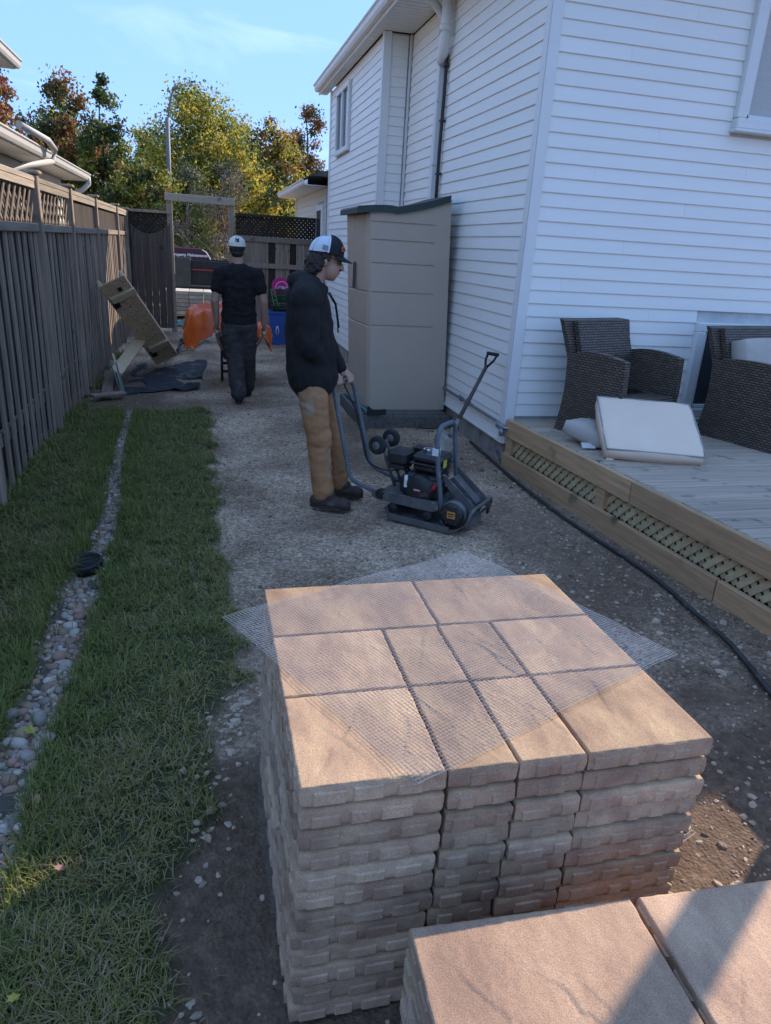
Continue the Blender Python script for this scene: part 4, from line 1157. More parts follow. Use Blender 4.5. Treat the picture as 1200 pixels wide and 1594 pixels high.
# transport wheels folded up behind the engine
mb = MB(); mb.tube([(-.30, -.02, .18), (-.38, -.02, .36), (-.425, .0, .465)], .011, 8); mb.tube([(-.30, .08, .18), (-.38, .07, .36), (-.425, .05, .465)], .011, 8); mb.tube([(-.425, -.09, .462), (-.425, .15, .476)], .010, 8); cpart(mb, 'wheel_arm', C_GREY)
for v in (-.075, .125):
    mb = MB(); mb.lathe([(.035, -.022), (.058, -.022), (.064, -.012), (.064, .012), (.058, .022), (.035, .022)], (-.425, v, .465 + (v + .075) * .06), rotm(R(90), 0, 0), 22); wh = cpart(mb, 'wheel', C_RUB)
    mb = MB(); mb.lathe([(.018, -.03), (.030, -.021), (.036, -.016), (.036, .016), (.030, .021), (.018, .03)], (-.425, v, .465 + (v + .075) * .06), rotm(R(90), 0, 0), 14); cpart(mb, 'hub', C_CAST, wh)
# handle: two bars and a cross grip
mb = MB(); hp = [(-.315, -.152, .145), (-.585, -.150, .205), (-.755, -.145, .845), (-.765, .135, .835), (-.590, .135, .245), (-.42, .14, .19), (-.315, .14, .175)]
mb.tube(smooth_path(hp, 6, .07), .0155, 10); hd = cpart(mb, 'handle', C_BLUE)
for v in (-.155, .145):
    mb = MB(); mb.lathe([(.03, -.018), (.038, -.014), (.038, .014), (.03, .018)], (-.335, v, .155), rotm(R(90), 0, 0), 14); cpart(mb, 'handle_pivot', C_RUB)

# ------------------------------------------------------------------ wicker seats on the deck
m, nt, N, L, b = _nt('wicker')
tc = N.new('ShaderNodeTexCoord'); sx_ = N.new('ShaderNodeSeparateXYZ'); L.new(tc.outputs['Object'], sx_.inputs[0])
ad = N.new('ShaderNodeMath'); ad.operation = 'ADD'; L.new(sx_.outputs[0], ad.inputs[0]); L.new(sx_.outputs[1], ad.inputs[1])
cb = N.new('ShaderNodeCombineXYZ'); L.new(ad.outputs[0], cb.inputs[0]); L.new(sx_.outputs[2], cb.inputs[1])
br = N.new('ShaderNodeTexBrick'); br.inputs['Scale'].default_value = 1.0; br.inputs['Brick Width'].default_value = .042; br.inputs['Row Height'].default_value = .019; br.inputs['Mortar Size'].default_value = .0042; br.inputs['Mortar Smooth'].default_value = .7
br.inputs['Color1'].default_value = (.17, .125, .09, 1); br.inputs['Color2'].default_value = (.10, .075, .056, 1); br.inputs['Mortar'].default_value = (.008, .007, .006, 1)
L.new(cb.outputs[0], br.inputs['Vector']); L.new(br.outputs['Color'], b.inputs['Base Color'])
bp = N.new('ShaderNodeBump'); bp.inputs['Strength'].default_value = 1.0; bp.inputs['Distance'].default_value = .006; bp.invert = True
L.new(br.outputs['Fac'], bp.inputs['Height']); L.new(bp.outputs[0], b.inputs['Normal']); b.inputs['Roughness'].default_value = .5
WICK = MATS['wicker']
def cushion_mesh(sx, sy, sz, n=26, puff=.03, seed=0):
    """pillow box: rounded corners, puffed faces, slight sag"""
    mb = MB(); idx = {}
    def P(i, j, top):
        u, v = -1 + 2 * i / n, -1 + 2 * j / n
        ru = math.copysign(abs(u) ** 1.0, u)
        e = max(abs(u), abs(v)) ; edge = 1 - max(0, (e - .82) / .18) ** 2 * .16
        pf = (1 - u * u) * (1 - v * v)
        z = (sz / 2) * edge + puff * pf + .007 * n3((u * 2.5, v * 2.5, 1.0 if top else -1.0), 1, seed) + .004 * (.3 - abs(n3((u * 4.5, v * 3.2, 3.0 if top else -3.0), 1, seed + 2)))
        k = 1 - .035 * (u * v) ** 2
        return (u * sx / 2 * k, v * sy / 2 * k, z if top else -z)
    for t in (0, 1):
        for j in range(n + 1):
            for i in range(n + 1): idx[i, j, t] = len(mb.v); mb.v.append(P(i, j, t))
    def F(*q): mb.f.append(q); mb.mi.append(0); mb.sm.append(True)
    for j in range(n):
        for i in range(n):
            F(idx[i, j, 1], idx[i + 1, j, 1], idx[i + 1, j + 1, 1], idx[i, j + 1, 1]); F(idx[i, j, 0], idx[i, j + 1, 0], idx[i + 1, j + 1, 0], idx[i + 1, j, 0])
    for i in range(n):
        F(idx[i, 0, 0], idx[i + 1, 0, 0], idx[i + 1, 0, 1], idx[i, 0, 1]); F(idx[i, n, 0], idx[i, n, 1], idx[i + 1, n, 1], idx[i + 1, n, 0])
        F(idx[0, i, 0], idx[0, i, 1], idx[0, i + 1, 1], idx[0, i + 1, 0]); F(idx[n, i, 0], idx[n, i + 1, 0], idx[n, i + 1, 1], idx[n, i, 1])
    return mb
CUSH = mat('grey_cushion_fabric', (.80, .62, .47), (.75, .58, .44), (5, 5, 5), .9, .25, 420, bdist=.002)
CUSH2 = mat('beige_pillow_fabric', (.46, .42, .37), (.40, .36, .31), (5, 5, 5), .9, .25, 300, bdist=.002)
PIPE = mat('cushion_piping', (.36, .35, .34), rough=.9)
def wicker_seat(name, label, cat, loc, rz, Wd, D, cushions):
    """local: x across, front at -y; z=0 on the deck; origin at the near rear corner"""
    t = empty(name, loc, (0, 0, rz)); tag(t, label, cat)
    def arm(x0):
        mb = MB(); n = 8
        prof = []                                    # outline in (y, z)
        for i in range(n + 1):
            f = i / n; prof.append((.0 - .03 * math.sin(math.pi * f) + .03 * (1 - f), .62 * f))          # rear edge, hollowed
        for i in range(1, n + 1):
            f = i / n; prof.append((-D * f, .62 + .035 * math.sin(math.pi * f) - .0 * f))                 # arm top
        prof += [(-D - .012, .34), (-D + .02, .03), (-D + .02, .0)]
        mb.prism(prof, x0, x0 + .065, 'x'); mb.build('arm_panel', WICK, t, local=True)
    arm(0.0); arm(Wd - .065)
    mb = MB(); mb.prism([(-.02, .0), (-.05, .60), (.04, .86), (.0, .865), (-.10, .60), (-.10, .0)], .067, Wd - .067, 'x')
    mb.build('backrest', WICK, t, local=True)
    mb = MB(); mb.prism([(-.10, .30), (-D - .005, .315), (-D - .012, .285), (-D + .012, .03), (-.10, .03)], .067, Wd - .067, 'x'); mb.build('seat', WICK, t, local=True)
    # upper back wider than the lower one, with rounded ends
    mb = MB(); mb.add([(.012, -.05, .57), (Wd - .012, -.05, .57), (Wd + .035, .05, .865), (-.035, .05, .865), (.012, .0, .57), (Wd - .012, .0, .57), (Wd + .035, .095, .875), (-.035, .095, .875)], [(0, 1, 2, 3), (7, 6, 5, 4), (0, 4, 5, 1), (1, 5, 6, 2), (2, 6, 7, 3), (3, 7, 4, 0)]); mb.build('top_panel', WICK, t, local=True)
    for x in (.035, Wd - .035):
        for y in (-.03, -D + .05):
            mb = MB(); mb.lathe([(.018, -.0), (.022, .03)], (x, y, -.002), None, 8); mb.build('foot', C_RUB, t, local=True)
    return t
DZ = .4115
wicker_seat('wicker_armchair', 'dark brown wicker armchair without cushion nearest the house corner', 'armchair', (2.80, 5.22, DZ), R(24), .80, .54, False)
ls = wicker_seat('wicker_loveseat', 'dark brown wicker loveseat with pale cushions at the right edge', 'loveseat', (4.02, 5.06, DZ), R(17), 1.25, .72, True)
def place_cushion(name, label, loc, rot, size, material, seed, top=True, parent=None):
    o = cushion_mesh(*size, puff=.022, seed=seed).build(name, material, parent, local=True)
    o.location = loc; o.rotation_euler = rot
    if label: tag(o, label, 'cushion')
    return o
lsm = Matrix.Translation((4.02, 5.06, DZ)) @ Matrix.Rotation(R(17), 4, 'Z')
p = lsm @ Vector((.345, -.40, .375)); place_cushion('seat_cushion', 'pale grey seat cushion on the loveseat', p, (0, 0, R(17)), (.54, .60, .12), CUSH, 3)
p = lsm @ Vector((.345, -.17, .60)); place_cushion('back_cushion', 'pale pillow standing upright on the loveseat', p, (R(72), 0, R(17)), (.48, .40, .14), CUSH2, 4)
# loose cushion lying askew on the deck
A_, B_, C_ = Vector((2.706, 4.30, .50)), Vector((3.385, 4.10, .483)), Vector((2.845, 4.82, .79))
ex_ = (B_ - A_).normalized(); ey_ = (C_ - A_); ey_ = (ey_ - ex_ * ey_.dot(ex_)).normalized(); ez_ = ex_.cross(ey_)
ctr = A_ + ex_ * .355 + ey_ * .29 - ez_ * .055 + Vector((0, 0, .008))
o = cushion_mesh(.71, .59, .105, puff=.014, seed=9).build('loose_cushion', CUSH, None, local=True)
o.matrix_world = Matrix(((ex_.x, ey_.x, ez_.x, ctr.x), (ex_.y, ey_.y, ez_.y, ctr.y), (ex_.z, ey_.z, ez_.z, ctr.z), (0, 0, 0, 1)))
tag(o, 'big pale grey seat cushion lying tilted on the deck boards', 'cushion')
loop = [(-.343, -.27), (.343, -.27), (.343, .27), (-.343, .27), (-.343, -.27)]
mb = MB()
for (a, c) in zip(loop[:-1], loop[1:]):
    mb.tube([(a[0] * 1.015, a[1] * 1.06, .043), ((a[0] + c[0]) / 2 * 1.015, (a[1] + c[1]) / 2 * 1.06, .046), (c[0] * 1.015, c[1] * 1.06, .043)], .006, 6)
mb.build('piping', PIPE, o, local=True)
mb = MB(); mb.box((-.30, -.305, -.055), (.05, .05, .006), rotm(R(20), 0, 0)); mb.build('tie_strap', CUSH, o, local=True)
o = cushion_mesh(.36, .34, .10, puff=.045, seed=12).build('pillow', CUSH2, None, local=True); o.location = (2.88, 4.80, .485); o.rotation_euler = (R(12), R(6), R(35))
tag(o, 'small beige pillow squeezed under the loose cushion', 'pillow')
mb = MB(); mb.add([(2.70, 4.60, .425), (2.80, 4.585, .425), (2.81, 4.63, .45), (2.71, 4.65, .452), (2.70, 4.60, .421), (2.80, 4.585, .421), (2.81, 4.63, .446), (2.71, 4.65, .448)], [(0, 1, 2, 3), (7, 6, 5, 4), (0, 4, 5, 1), (1, 5, 6, 2), (2, 6, 7, 3), (3, 7, 4, 0)])
o = mb.build('care_tag', C_WHT); tag(o, 'white paper care tag sticking out beside the loose cushion', 'tag')

# ------------------------------------------------------------------ shovel, hose, drain cap
sv = empty('shovel', (1.86, 5.50, 0)); tag(sv, 'wooden handled square shovel leaning against the house corner', 'shovel')
T0, T1 = Vector((2.40, 5.78, .93)), Vector((1.86, 5.50, .012)); ax = (T1 - T0).normalized()
H_ = T0 + ax * .12; Sx = T0 + ax * .74
HW = mat('dark_handle_wood', (.10, .075, .06), (.06, .045, .038), (40, 40, 3), .6)
lat = ax.cross(Vector((0, 0, 1))).normalized()
mb = MB(); mb.tube([H_, H_ + (Sx - H_) * .5, Sx + ax * .06], [.0165, .017, .019], 10); mb.build('shaft', HW, sv)
mb = MB(); mb.tube([H_ + ax * .02, T0 + ax * .06 + lat * .045, T0 + lat * .052], .011, 8); mb.tube([H_ + ax * .02, T0 + ax * .06 - lat * .045, T0 - lat * .052], .011, 8); mb.tube([T0 + lat * .06, T0 - lat * .06], .015, 10); mb.build('grip', mat('grip_black', (.025, .022, .02), rough=.55), sv)
mb = MB(); nrm = lat.cross(ax).normalized(); n = 8; vs = []; fs = []
for j in range(5):
    for i in range(n + 1):
        f = -1 + 2 * i / n; q = Sx + ax * (.04 + .27 * j / 4) + lat * (f * .105) + nrm * (.028 * f * f - .012 + (.012 if j == 0 else 0)); vs.append(tuple(q))
vs += [tuple(Vector(v) + nrm * .003) for v in vs]; k = 5 * (n + 1)
for j in range(4):
    for i in range(n):
        a = j * (n + 1) + i; fs += [(a, a + 1, a + n + 2, a + n + 1), (k + a, k + a + n + 1, k + a + n + 2, k + a + 1)]
for i in range(n): fs += [(i, k + i, k + i + 1, i + 1), (4 * (n + 1) + i, 4 * (n + 1) + i + 1, k + 4 * (n + 1) + i + 1, k + 4 * (n + 1) + i)]
for j in range(4): fs += [(j * (n + 1), (j + 1) * (n + 1), k + (j + 1) * (n + 1), k + j * (n + 1)), (j * (n + 1) + n, k + j * (n + 1) + n, k + (j + 1) * (n + 1) + n, (j + 1) * (n + 1) + n)]
mb.add(vs, fs, True); mb.tube([Sx - ax * .10, Sx + ax * .06], [.020, .026], 10); mb.build('blade', mat('worn_steel', (.34, .31, .27), (.22, .19, .16), (14,) * 3, .5, .1, 90, metal=.4), sv)
hs_ = [(2.46, 6.25), (2.44, 5.7), (2.42, 5.1), (2.44, 4.4), (2.47, 3.95), (2.51, 3.55), (2.52, 3.2), (2.48, 2.85), (2.42, 2.5), (2.34, 2.15), (2.24, 1.8), (2.10, 1.4), (2.0, 1.0)]
def crom(pts, n=8):
    P = [Vector(p) for p in pts]; P = [P[0] * 2 - P[1]] + P + [P[-1] * 2 - P[-2]]; out = []
    for i in range(1, len(P) - 2):
        for k in range(n):
            t = k / n; a, b_, c, d = P[i - 1], P[i], P[i + 1], P[i + 2]
            out.append(.5 * ((2 * b_) + (c - a) * t + (2 * a - 5 * b_ + 4 * c - d) * t * t + (3 * b_ - a - 3 * c + d) * t ** 3))
    out.append(P[-2]); return out
hp_ = crom([(x, y, .018 + float(ground_z(np.array([x]), np.array([y]))[0]) + .012 * abs(n3((x, y, 0), 3))) for x, y in hs_], 10)
mb = MB(); mb.tube(hp_, .0125, 10); o = mb.build('black_hose', mat('black_poly_pipe', (.018, .019, .021), (.045, .042, .04), (9,) * 3, .5, .1, 60, speck=((.10, .09, .075), 10, .58))); tag(o, 'long black water pipe snaking along the foot of the deck', 'hose')
dc = empty('drain_cap', (-.66, 3.80, .02)); tag(dc, 'round black drain cap sitting in the stone strip', 'drain cap')
DCM = mat('drain_black', (.012, .012, .013), (.03, .03, .03), (30,) * 3, .5)
tl = rotm(R(7), R(-5), 0)
mb = MB(); mb.lathe([(.086, -.04), (.090, .0), (.088, .012), (.080, .012), (.076, .004), (.02, .004)], (-.66, 3.80, .03), tl, 26); o1 = mb.build('rim', DCM, dc)
for k in range(5):
    r0 = .070 - k * .013
    pts = [tuple(Vector((-.66, 3.80, .03)) + tl @ Vector((r0 * math.cos(a), r0 * math.sin(a), (.006)))) for a in [i * 2 * math.pi / 24 for i in range(25)]]
    mb = MB(); mb.tube(pts, .0026, 5, cap=False); mb.build('grate_ring', DCM, dc)
o = None

# ------------------------------------------------------------------ boards, sheeting and lines by the left fence
OSB = mat('strand_board', (.68, .49, .29), (.44, .305, .18), (55, 22, 55), .85, .3, 90, detail=3, contrast=(.4, .6), speck=((.20, .14, .085), 38, .58))
PINE = mat('pale_pine', (.62, .46, .28), (.48, .35, .21), (30, 30, 4), .75, .2, 80, rand=.12)
ob = empty('leaning_panel', (-.65, 10.5, 0)); tag(ob, 'long strand board panel with wooden cleats leaning on the fence', 'panel')
b0 = Vector((-.65, 10.5, .02)); eL = (Vector((-1.2, 9.44, 1.10)) - b0); LL = eL.length; eL.normalize(); eW = Vector((.29, .0, .145)); eW = (eW - eL * eW.dot(eL)).normalized(); eN = eW.cross(eL); eN = eN if eN.y < 0 else -eN
def obox(c_l, c_w, c_n, dl, dw, dn_, name, m, bev=.003, rot=0):
    ll = eL * math.cos(rot) + eW * math.sin(rot); ww = -eL * math.sin(rot) + eW * math.cos(rot)
    mb = MB(); mb.box(tuple(b0 + eL * c_l + eW * c_w + eN * c_n), (dl, dw, dn_), Matrix((ll, ww, eN)).transposed(), bev=bev); mb.build(name, m, ob)
obox(LL / 2, .165, 0, LL, .33, .018, 'board', OSB)
obox(LL / 2, .02, -.055, LL, .035, .09, 'side_rail', PINE); obox(LL / 2, .31, -.055, LL, .035, .09, 'side_rail', PINE)
obox(1.36, .19, .03, .09, .32, .04, 'cleat', PINE); obox(.34, .20, .035, .10, .28, .05, 'cleat', PINE); 
DRK = mat('dark_plastic_block', (.015, .015, .017), rough=.5)
obox(1.27, .055, .028, .085, .075, .035, 'bracket', DRK); obox(1.46, .20, .02, .05, .05, .02, 'bracket', DRK); obox(.24, .07, .028, .085, .075, .035, 'bracket', DRK)
def timber(name, a, c, w, t, m, label, up=(0, 0, 1)):
    mb = MB(); mb.bar(a, c, w, t, up=up, bev=.003); o = mb.build(name, m); tag(o, label, 'board'); return o
timber('plank', (-1.02, 9.0, .16), (-.80, 10.3, .42), .14, .035, PINE, 'short pale board propped under the leaning panel', up=(.4, -.3, 1))
timber('plank', (-1.20, 9.9, .02), (-1.045, 8.2, .03), .12, .03, wood('red_plank', (.22, .145, .11), (.14, .09, .07), False), 'reddish plank lying along the foot of the fence')
timber('plank', (-1.19, 8.14, .055), (-.88, 8.36, .05), .12, .025, wood('red_plank2', (.27, .19, .145), (.18, .12, .09), False), 'short reddish plank laid across the end of another')
timber('stake', (-.90, 8.50, .02), (-1.10, 9.5, .30), .03, .03, PINE, 'thin pale stake leaning near the black sheeting')
timber('green_stake', (-.885, 8.46, .02), (-1.02, 9.05, .27), .016, .016, mat('green_stake_paint', (.05, .16, .15), rough=.6), 'first thin green rod standing near the black sheeting')
timber('green_stake', (-.93, 8.52, .02), (-1.10, 9.1, .30), .014, .014, MATS['green_stake_paint'], 'second thin green rod nearest the plank')
# black weed sheeting, crumpled
SHEET = mat('black_sheeting', (.014, .0145, .016), (.03, .03, .032), (10,) * 3, .8, .3, 80, speck=((.14, .12, .10), 6, .58))
nx2, ny2 = 46, 40; V_, F_ = [], []
for j in range(ny2 + 1):
    for i in range(nx2 + 1):
        u, v = i / nx2, j / ny2
        x = -.93 + .86 * u + .06 * n3((u * 3, v * 3, 0), 1) + .10 * v * u; y = 8.55 + 2.0 * v + .12 * n3((u * 3, v * 3, 5), 1) + .35 * u
        z = float(ground_z(np.array([x]), np.array([y]))[0]) + .012 + .055 * max(0, n3((u * 5 + v * 2, v * 7, 2), 1)) + .02 * abs(n3((u * 17, v * 15, 2), 1))
        if v < .12: z += .05 * max(0, n3((u * 4, 1, 8), 1.4))
        if n3((u * 2.2, v * 2.4, 3), 1) > .22 and v > .2: z -= .05
        V_.append((x, y, z))
for j in range(ny2):
    for i in range(nx2): a = j * (nx2 + 1) + i; F_.append((a, a + 1, a + nx2 + 2, a + nx2 + 1))
o = np_mesh('black_sheeting', V_, F_, SHEET, smooth=True); tag(o, 'crumpled black sheeting half buried in gravel below the panel', 'sheeting')
o = MB(); o.tube(crom([(-.42, 11.6, .03), (-.35, 12.3, .09), (-.30, 12.7, .05), (-.38, 13.1, .04)], 8), [.03 + .02 * abs(n3((i, 0, 0), .7)) for i in range(25)], 8, flat=.6); o = o.build('sheeting_strip', SHEET); tag(o, 'rolled strip of black sheeting beside the gate panel', 'sheeting')
GRN = mat('green_twine', (.03, .19, .15), (.02, .12, .10), rough=.6)
mb = MB(); mb.tube(crom([(-.55, 10.7, .02), (-.49, 11.1, .03), (-.41, 11.6, .03), (-.2, 11.9, .04), (-.17, 12.15, .02), (-.02, 12.95, .03), (.1, 13.1, .03), (-.1, 13.5, .02), (.15, 13.9, .02)], 8), .010, 6); o = mb.build('garden_twine', GRN); tag(o, 'thin green twine trailing across the gravel', 'twine')
V_, F_ = [], []
for j in range(17):
    for i in range(23):
        u, v = i / 22, j / 16; V_.append((-.52 + .55 * u, 15.5 + 1.1 * v, .02 + .13 * max(0, n3((u * 4, v * 4, 7), 1)) * (1 - abs(2 * v - 1)) + .03 * abs(n3((u * 11, v * 11, 7), 1))))
for j in range(16):
    for i in range(22): a = j * 23 + i; F_.append((a, a + 1, a + 24, a + 23))
o = np_mesh('green_tarp', V_, F_, mat('teal_tarp', (.02, .17, .15), (.015, .11, .10), (20,) * 3, .5), smooth=True); tag(o, 'small crumpled teal tarp on the ground just beyond the gate', 'tarp')

# ------------------------------------------------------------------ wheelbarrow with orange tarp
WB = empty('wheelbarrow', (.40, 9.2, 0)); tag(WB, 'dark wheelbarrow pushed by the man in the black shirt', 'wheelbarrow')
WBM = mat('dark_tray', (.05, .05, .052), (.09, .085, .08), (12,) * 3, .6)
mb = MB()
def traypt(f, x): return x
t0 = [(.14, 8.95), (.68, 8.95), (.66, 9.95), (.16, 9.95)]; t1 = [(.24, 9.08), (.58, 9.08), (.56, 9.75), (.26, 9.75)]
vs = [(x, y, .62) for x, y in t0] + [(x, y, .33) for x, y in t1] + [(x + (.012 if x < .4 else -.012), y + (.012 if y < 9.5 else -.012), .62) for x, y in t0] + [(x, y, .345) for x, y in t1]
fs = [(0, 1, 5, 4), (1, 2, 6, 5), (2, 3, 7, 6), (3, 0, 4, 7), (4, 5, 6, 7), (8, 12, 13, 9), (9, 13, 14, 10), (10, 14, 15, 11), (11, 15, 12, 8), (12, 15, 14, 13), (0, 8, 9, 1), (1, 9, 10, 2), (2, 10, 11, 3), (3, 11, 8, 0)]
mb.add(vs, fs); mb.build('tray', WBM, WB)
for x in (.145, .665):
    mb = MB(); mb.tube([(x, 8.25, .76), (x + (.02 if x < .4 else -.02), 8.75, .60), (.40 + (x - .40) * .55, 9.3, .32), (.40 + (x - .40) * .25, 10.1, .20)], .017, 8); mb.build('handle', PINE, WB)
    mb = MB(); mb.tube([(.40 + (x - .40) * .75, 8.95, .45), (.40 + (x - .40) * .75, 9.0, .10), (.40 + (x - .40) * .75, 9.12, .06)], .016, 8); mb.build('leg', DRK, WB)
mb = MB(); mb.bar((.21, 8.99, .20), (.59, 8.99, .20), .02, .03); mb.bar((.21, 8.985, .30), (.59, 8.985, .30), .02, .03); mb.build('cross_brace', DRK, WB)
mb = MB(); mb.lathe([(.10, -.04), (.17, -.045), (.19, -.02), (.19, .02), (.17, .045), (.10, .04)], (.40, 10.15, .19), rotm(0, R(90), 0), 20); mb.build('wheel', C_RUB, WB)
def crumple(name, c, r, seed, hang):
    """folded sheet heaped over the tray: a draped height field with sharp ridges and a hanging hem"""
    n = 44; V, F = [], []
    for j in range(n + 1):
        for i in range(n + 1):
            u, v = -1 + 2 * i / n, -1 + 2 * j / n
            d = max(abs(u), abs(v)) ** 1.0; rr = math.hypot(u, v)
            ridge = (.34 - abs(n3((u, v, seed), 1.6, seed))) * .55 + (.3 - abs(n3((u, v, seed + 4), 3.4, seed))) * .34 + (.28 - abs(n3((u, v, seed + 8), 7.5, seed))) * .15
            top = 1 - .55 * rr * rr
            fall = max(0, rr - .72) / .5
            z = c[2] + r[2] * (top + ridge * .9) - hang * min(1.0, fall) * (1 + .6 * n3((u * 2, v * 2, 9), 1, seed))
            k = 1 - .20 * max(0, rr - .75) + .10 * n3((u, v, 2), 2.2, seed)
            V.append((c[0] + u * r[0] * k + .05 * n3((u, v, 5), 3.0, seed), c[1] + v * r[1] * k, z))
    for j in range(n):
        for i in range(n): a = j * (n + 1) + i; F.append((a, a + 1, a + n + 2, a + n + 1))
    me_o = np_mesh(name, V, F, mat('orange_plastic', (.80, .14, .02), (.66, .09, .012), (6,) * 3, .32, .3, 30, spec=.5, bdist=.01), smooth=True)
    return me_o
o = crumple('orange_tarp', (.14, 9.30, .70), (.40, .44, .24), 3, .26); tag(o, 'crumpled orange tarp bulging over the left side of the wheelbarrow', 'tarp')
o = crumple('orange_tarp', (.70, 9.20, .66), (.13, .24, .10), 14, .18); tag(o, 'end of orange tarp showing right of the man in the black shirt', 'tarp')

# ------------------------------------------------------------------ recycling bin, crates, round sign
bn = empty('recycling_bin', (1.40, 13.2, 0)); tag(bn, 'blue plastic recycling bin below the green baskets', 'bin')
BLU = mat('blue_plastic', (.035, .10, .34), (.03, .085, .29), (4,) * 3, .45)
def tub(cx, cy, w0, d0, w1, d1, z0, z1, t=.012):
    mb = MB(); A = [(-1, -1), (1, -1), (1, 1), (-1, 1)]
    vs = [(cx + a * w0 / 2, cy + b_ * d0 / 2, z0) for a, b_ in A] + [(cx + a * w1 / 2, cy + b_ * d1 / 2, z1) for a, b_ in A] + [(cx + a * (w1 / 2 - t), cy + b_ * (d1 / 2 - t), z1) for a, b_ in A] + [(cx + a * (w0 / 2 - t), cy + b_ * (d0 / 2 - t), z0 + t) for a, b_ in A]
    fs = [(3, 2, 1, 0), (12, 13, 14, 15)]
    for i in range(4):
        j = (i + 1) % 4; fs += [(i, j, 4 + j, 4 + i), (4 + i, 4 + j, 8 + j, 8 + i), (8 + i, 8 + j, 12 + j, 12 + i)]
    return mb.add(vs, fs)
tub(1.40, 13.25, .44, .38, .52, .44, 0.01, .57).build('body', BLU, bn)
mb = MB()
for (a, c) in (((1.135, 13.025, .56), (1.665, 13.025, .56)), ((1.135, 13.475, .56), (1.665, 13.475, .56)), ((1.135, 13.025, .56), (1.135, 13.475, .56)), ((1.665, 13.025, .56), (1.665, 13.475, .56))): mb.bar(a, c, .025, .035)
mb.build('rim', BLU, bn)
mb = MB(); mb.tube([(1.27, 13.036, .17), (1.25, 13.032, .25), (1.27, 13.034, .33)], .008, 5); mb.tube([(1.29, 13.036, .17), (1.30, 13.034, .25), (1.28, 13.032, .33)], .008, 5); mb.build('printed_mark', C_WHT, bn)
def basket(name, cx, cy, z0, z1, w, d, m, label):
    t = empty(name, (cx, cy, z0)); tag(t, label, 'basket')
    mb = MB(); mb.box((cx, cy, z0 + .01), (w * .86, d * .86, .02)); mb.build('base', m, t)
    for z, k in ((z0 + .05, .89), (z1 - .015, 1.0), ((z0 + z1) / 2, .95)):
        mb = MB()
        for a, c in (((-1, -1), (1, -1)), ((1, -1), (1, 1)), ((1, 1), (-1, 1)), ((-1, 1), (-1, -1))): mb.bar((cx + a[0] * w / 2 * k, cy + a[1] * d / 2 * k, z), (cx + c[0] * w / 2 * k, cy + c[1] * d / 2 * k, z), .014, .03 if z > z1 - .05 else .016)
        mb.build('band', m, t)
    for i in range(12):
        f = -1 + 2 * (i + .5) / 12
        for sg in (-1, 1):
            mb = MB(); mb.bar((cx + f * w * .43, cy + sg * d * .43, z0), (cx + f * w * .5, cy + sg * d * .5, z1), .014, .008); mb.build('bar', m, t)
    for i in range(8):
        f = -1 + 2 * (i + .5) / 8
        for sg in (-1, 1):
            mb = MB(); mb.bar((cx + sg * w * .43, cy + f * d * .43, z0), (cx + sg * w * .5, cy + f * d * .5, z1), .014, .008); mb.build('bar', m, t)
    return t
GB = mat('green_basket_plastic', (.012, .075, .04), (.01, .06, .032), rough=.45); GB2 = mat('dark_green_plastic', (.010, .04, .028), (.008, .03, .022), rough=.45)
basket('basket', 1.42, 13.24, .575, .76, .44, .36, GB2, 'dark green plastic tray between the bin and the upper basket')
bk_ = basket('basket', 1.44, 13.22, .765, .96, .42, .34, GB, 'green slotted plastic basket on top of the pile')
mb = MB()
for a, c in (((1.155, 13.02, .95), (1.22, 13.02, .68)), ((1.225, 13.02, .945), (1.285, 13.02, .68)), ((1.155, 13.02, .95), (1.225, 13.02, .945)), ((1.172, 13.02, .865), (1.245, 13.02, .86)), ((1.195, 13.02, .775), (1.265, 13.02, .77))): mb.bar(a, c, .012, .014)
o = mb.build('side_handle', mat('light_green_plastic', (.14, .33, .13), rough=.5), bk_); o['label'] = 'light green ladder shaped handle'
sg = empty('pink_sign', (1.335, 13.06, .92)); tag(sg, 'round topped pink plastic sign with white lettering in the basket', 'sign')
PNK = mat('pink_plastic', (.62, .025, .22), (.55, .02, .19), rough=.4)
poly = [(1.19, .88), (1.50, .88), (1.505, 1.02)] + [(1.345 + .16 * math.cos(a), 1.02 + .13 * math.sin(a)) for a in [R(15 + 15 * i) for i in range(11)]] + [(1.185, 1.02)]
mb = MB(); mb.prism(poly, 13.11, 13.125, 'y'); mb.build('board', PNK, sg)
ring = [(1.36 + .115 * math.cos(R(a)), 13.106, .955 + .125 * math.sin(R(a))) for a in range(0, 181, 12)]
mb = MB(); mb.tube(ring, .006, 6); mb.build('printed_arc', C_WHT, sg)
lettering('lettering', 'LCBO', .092, (1.36, 13.107, .965), (1, 0, 0), (0, 0, 1), C_WHT, sg, bold=.002)

# ------------------------------------------------------------------ beyond the gate: pallet, trailer, van
pl = empty('paver_pallet', (-.1, 17.3, 0)); tag(pl, 'pale wrapped block of pavers on the driveway beyond the gate', 'pallet')
for li in range(6):
    for ci in range(5):
        mb = MB(); mb.box((-.75 + ci * .31, 17.3, .14 + li * .085), (.30, .9, .078), bev=.006); mb.build('paver', paver_material('pallet_paver', ((.50, .45, .37), (.44, .39, .32), (.38, .33, .28)), None) if 'pallet_paver' not in MATS else MATS['pallet_paver'], pl)
for x in (-.75, -.13, .49):
    mb = MB(); mb.box((x, 17.3, .045), (.10, .9, .09)); mb.build('pallet_runner', PINE, pl)
TB = mat('trailer_black', (.014, .014, .016), (.03, .03, .032), (5,) * 3, .45); TG = mat('trailer_grey', (.075, .08, .075), (.05, .055, .05), (4,) * 3, .5)
tr = empty('trailer', (.2, 18.8, 0)); tag(tr, 'black dump trailer parked in front of the maroon van', 'trailer')
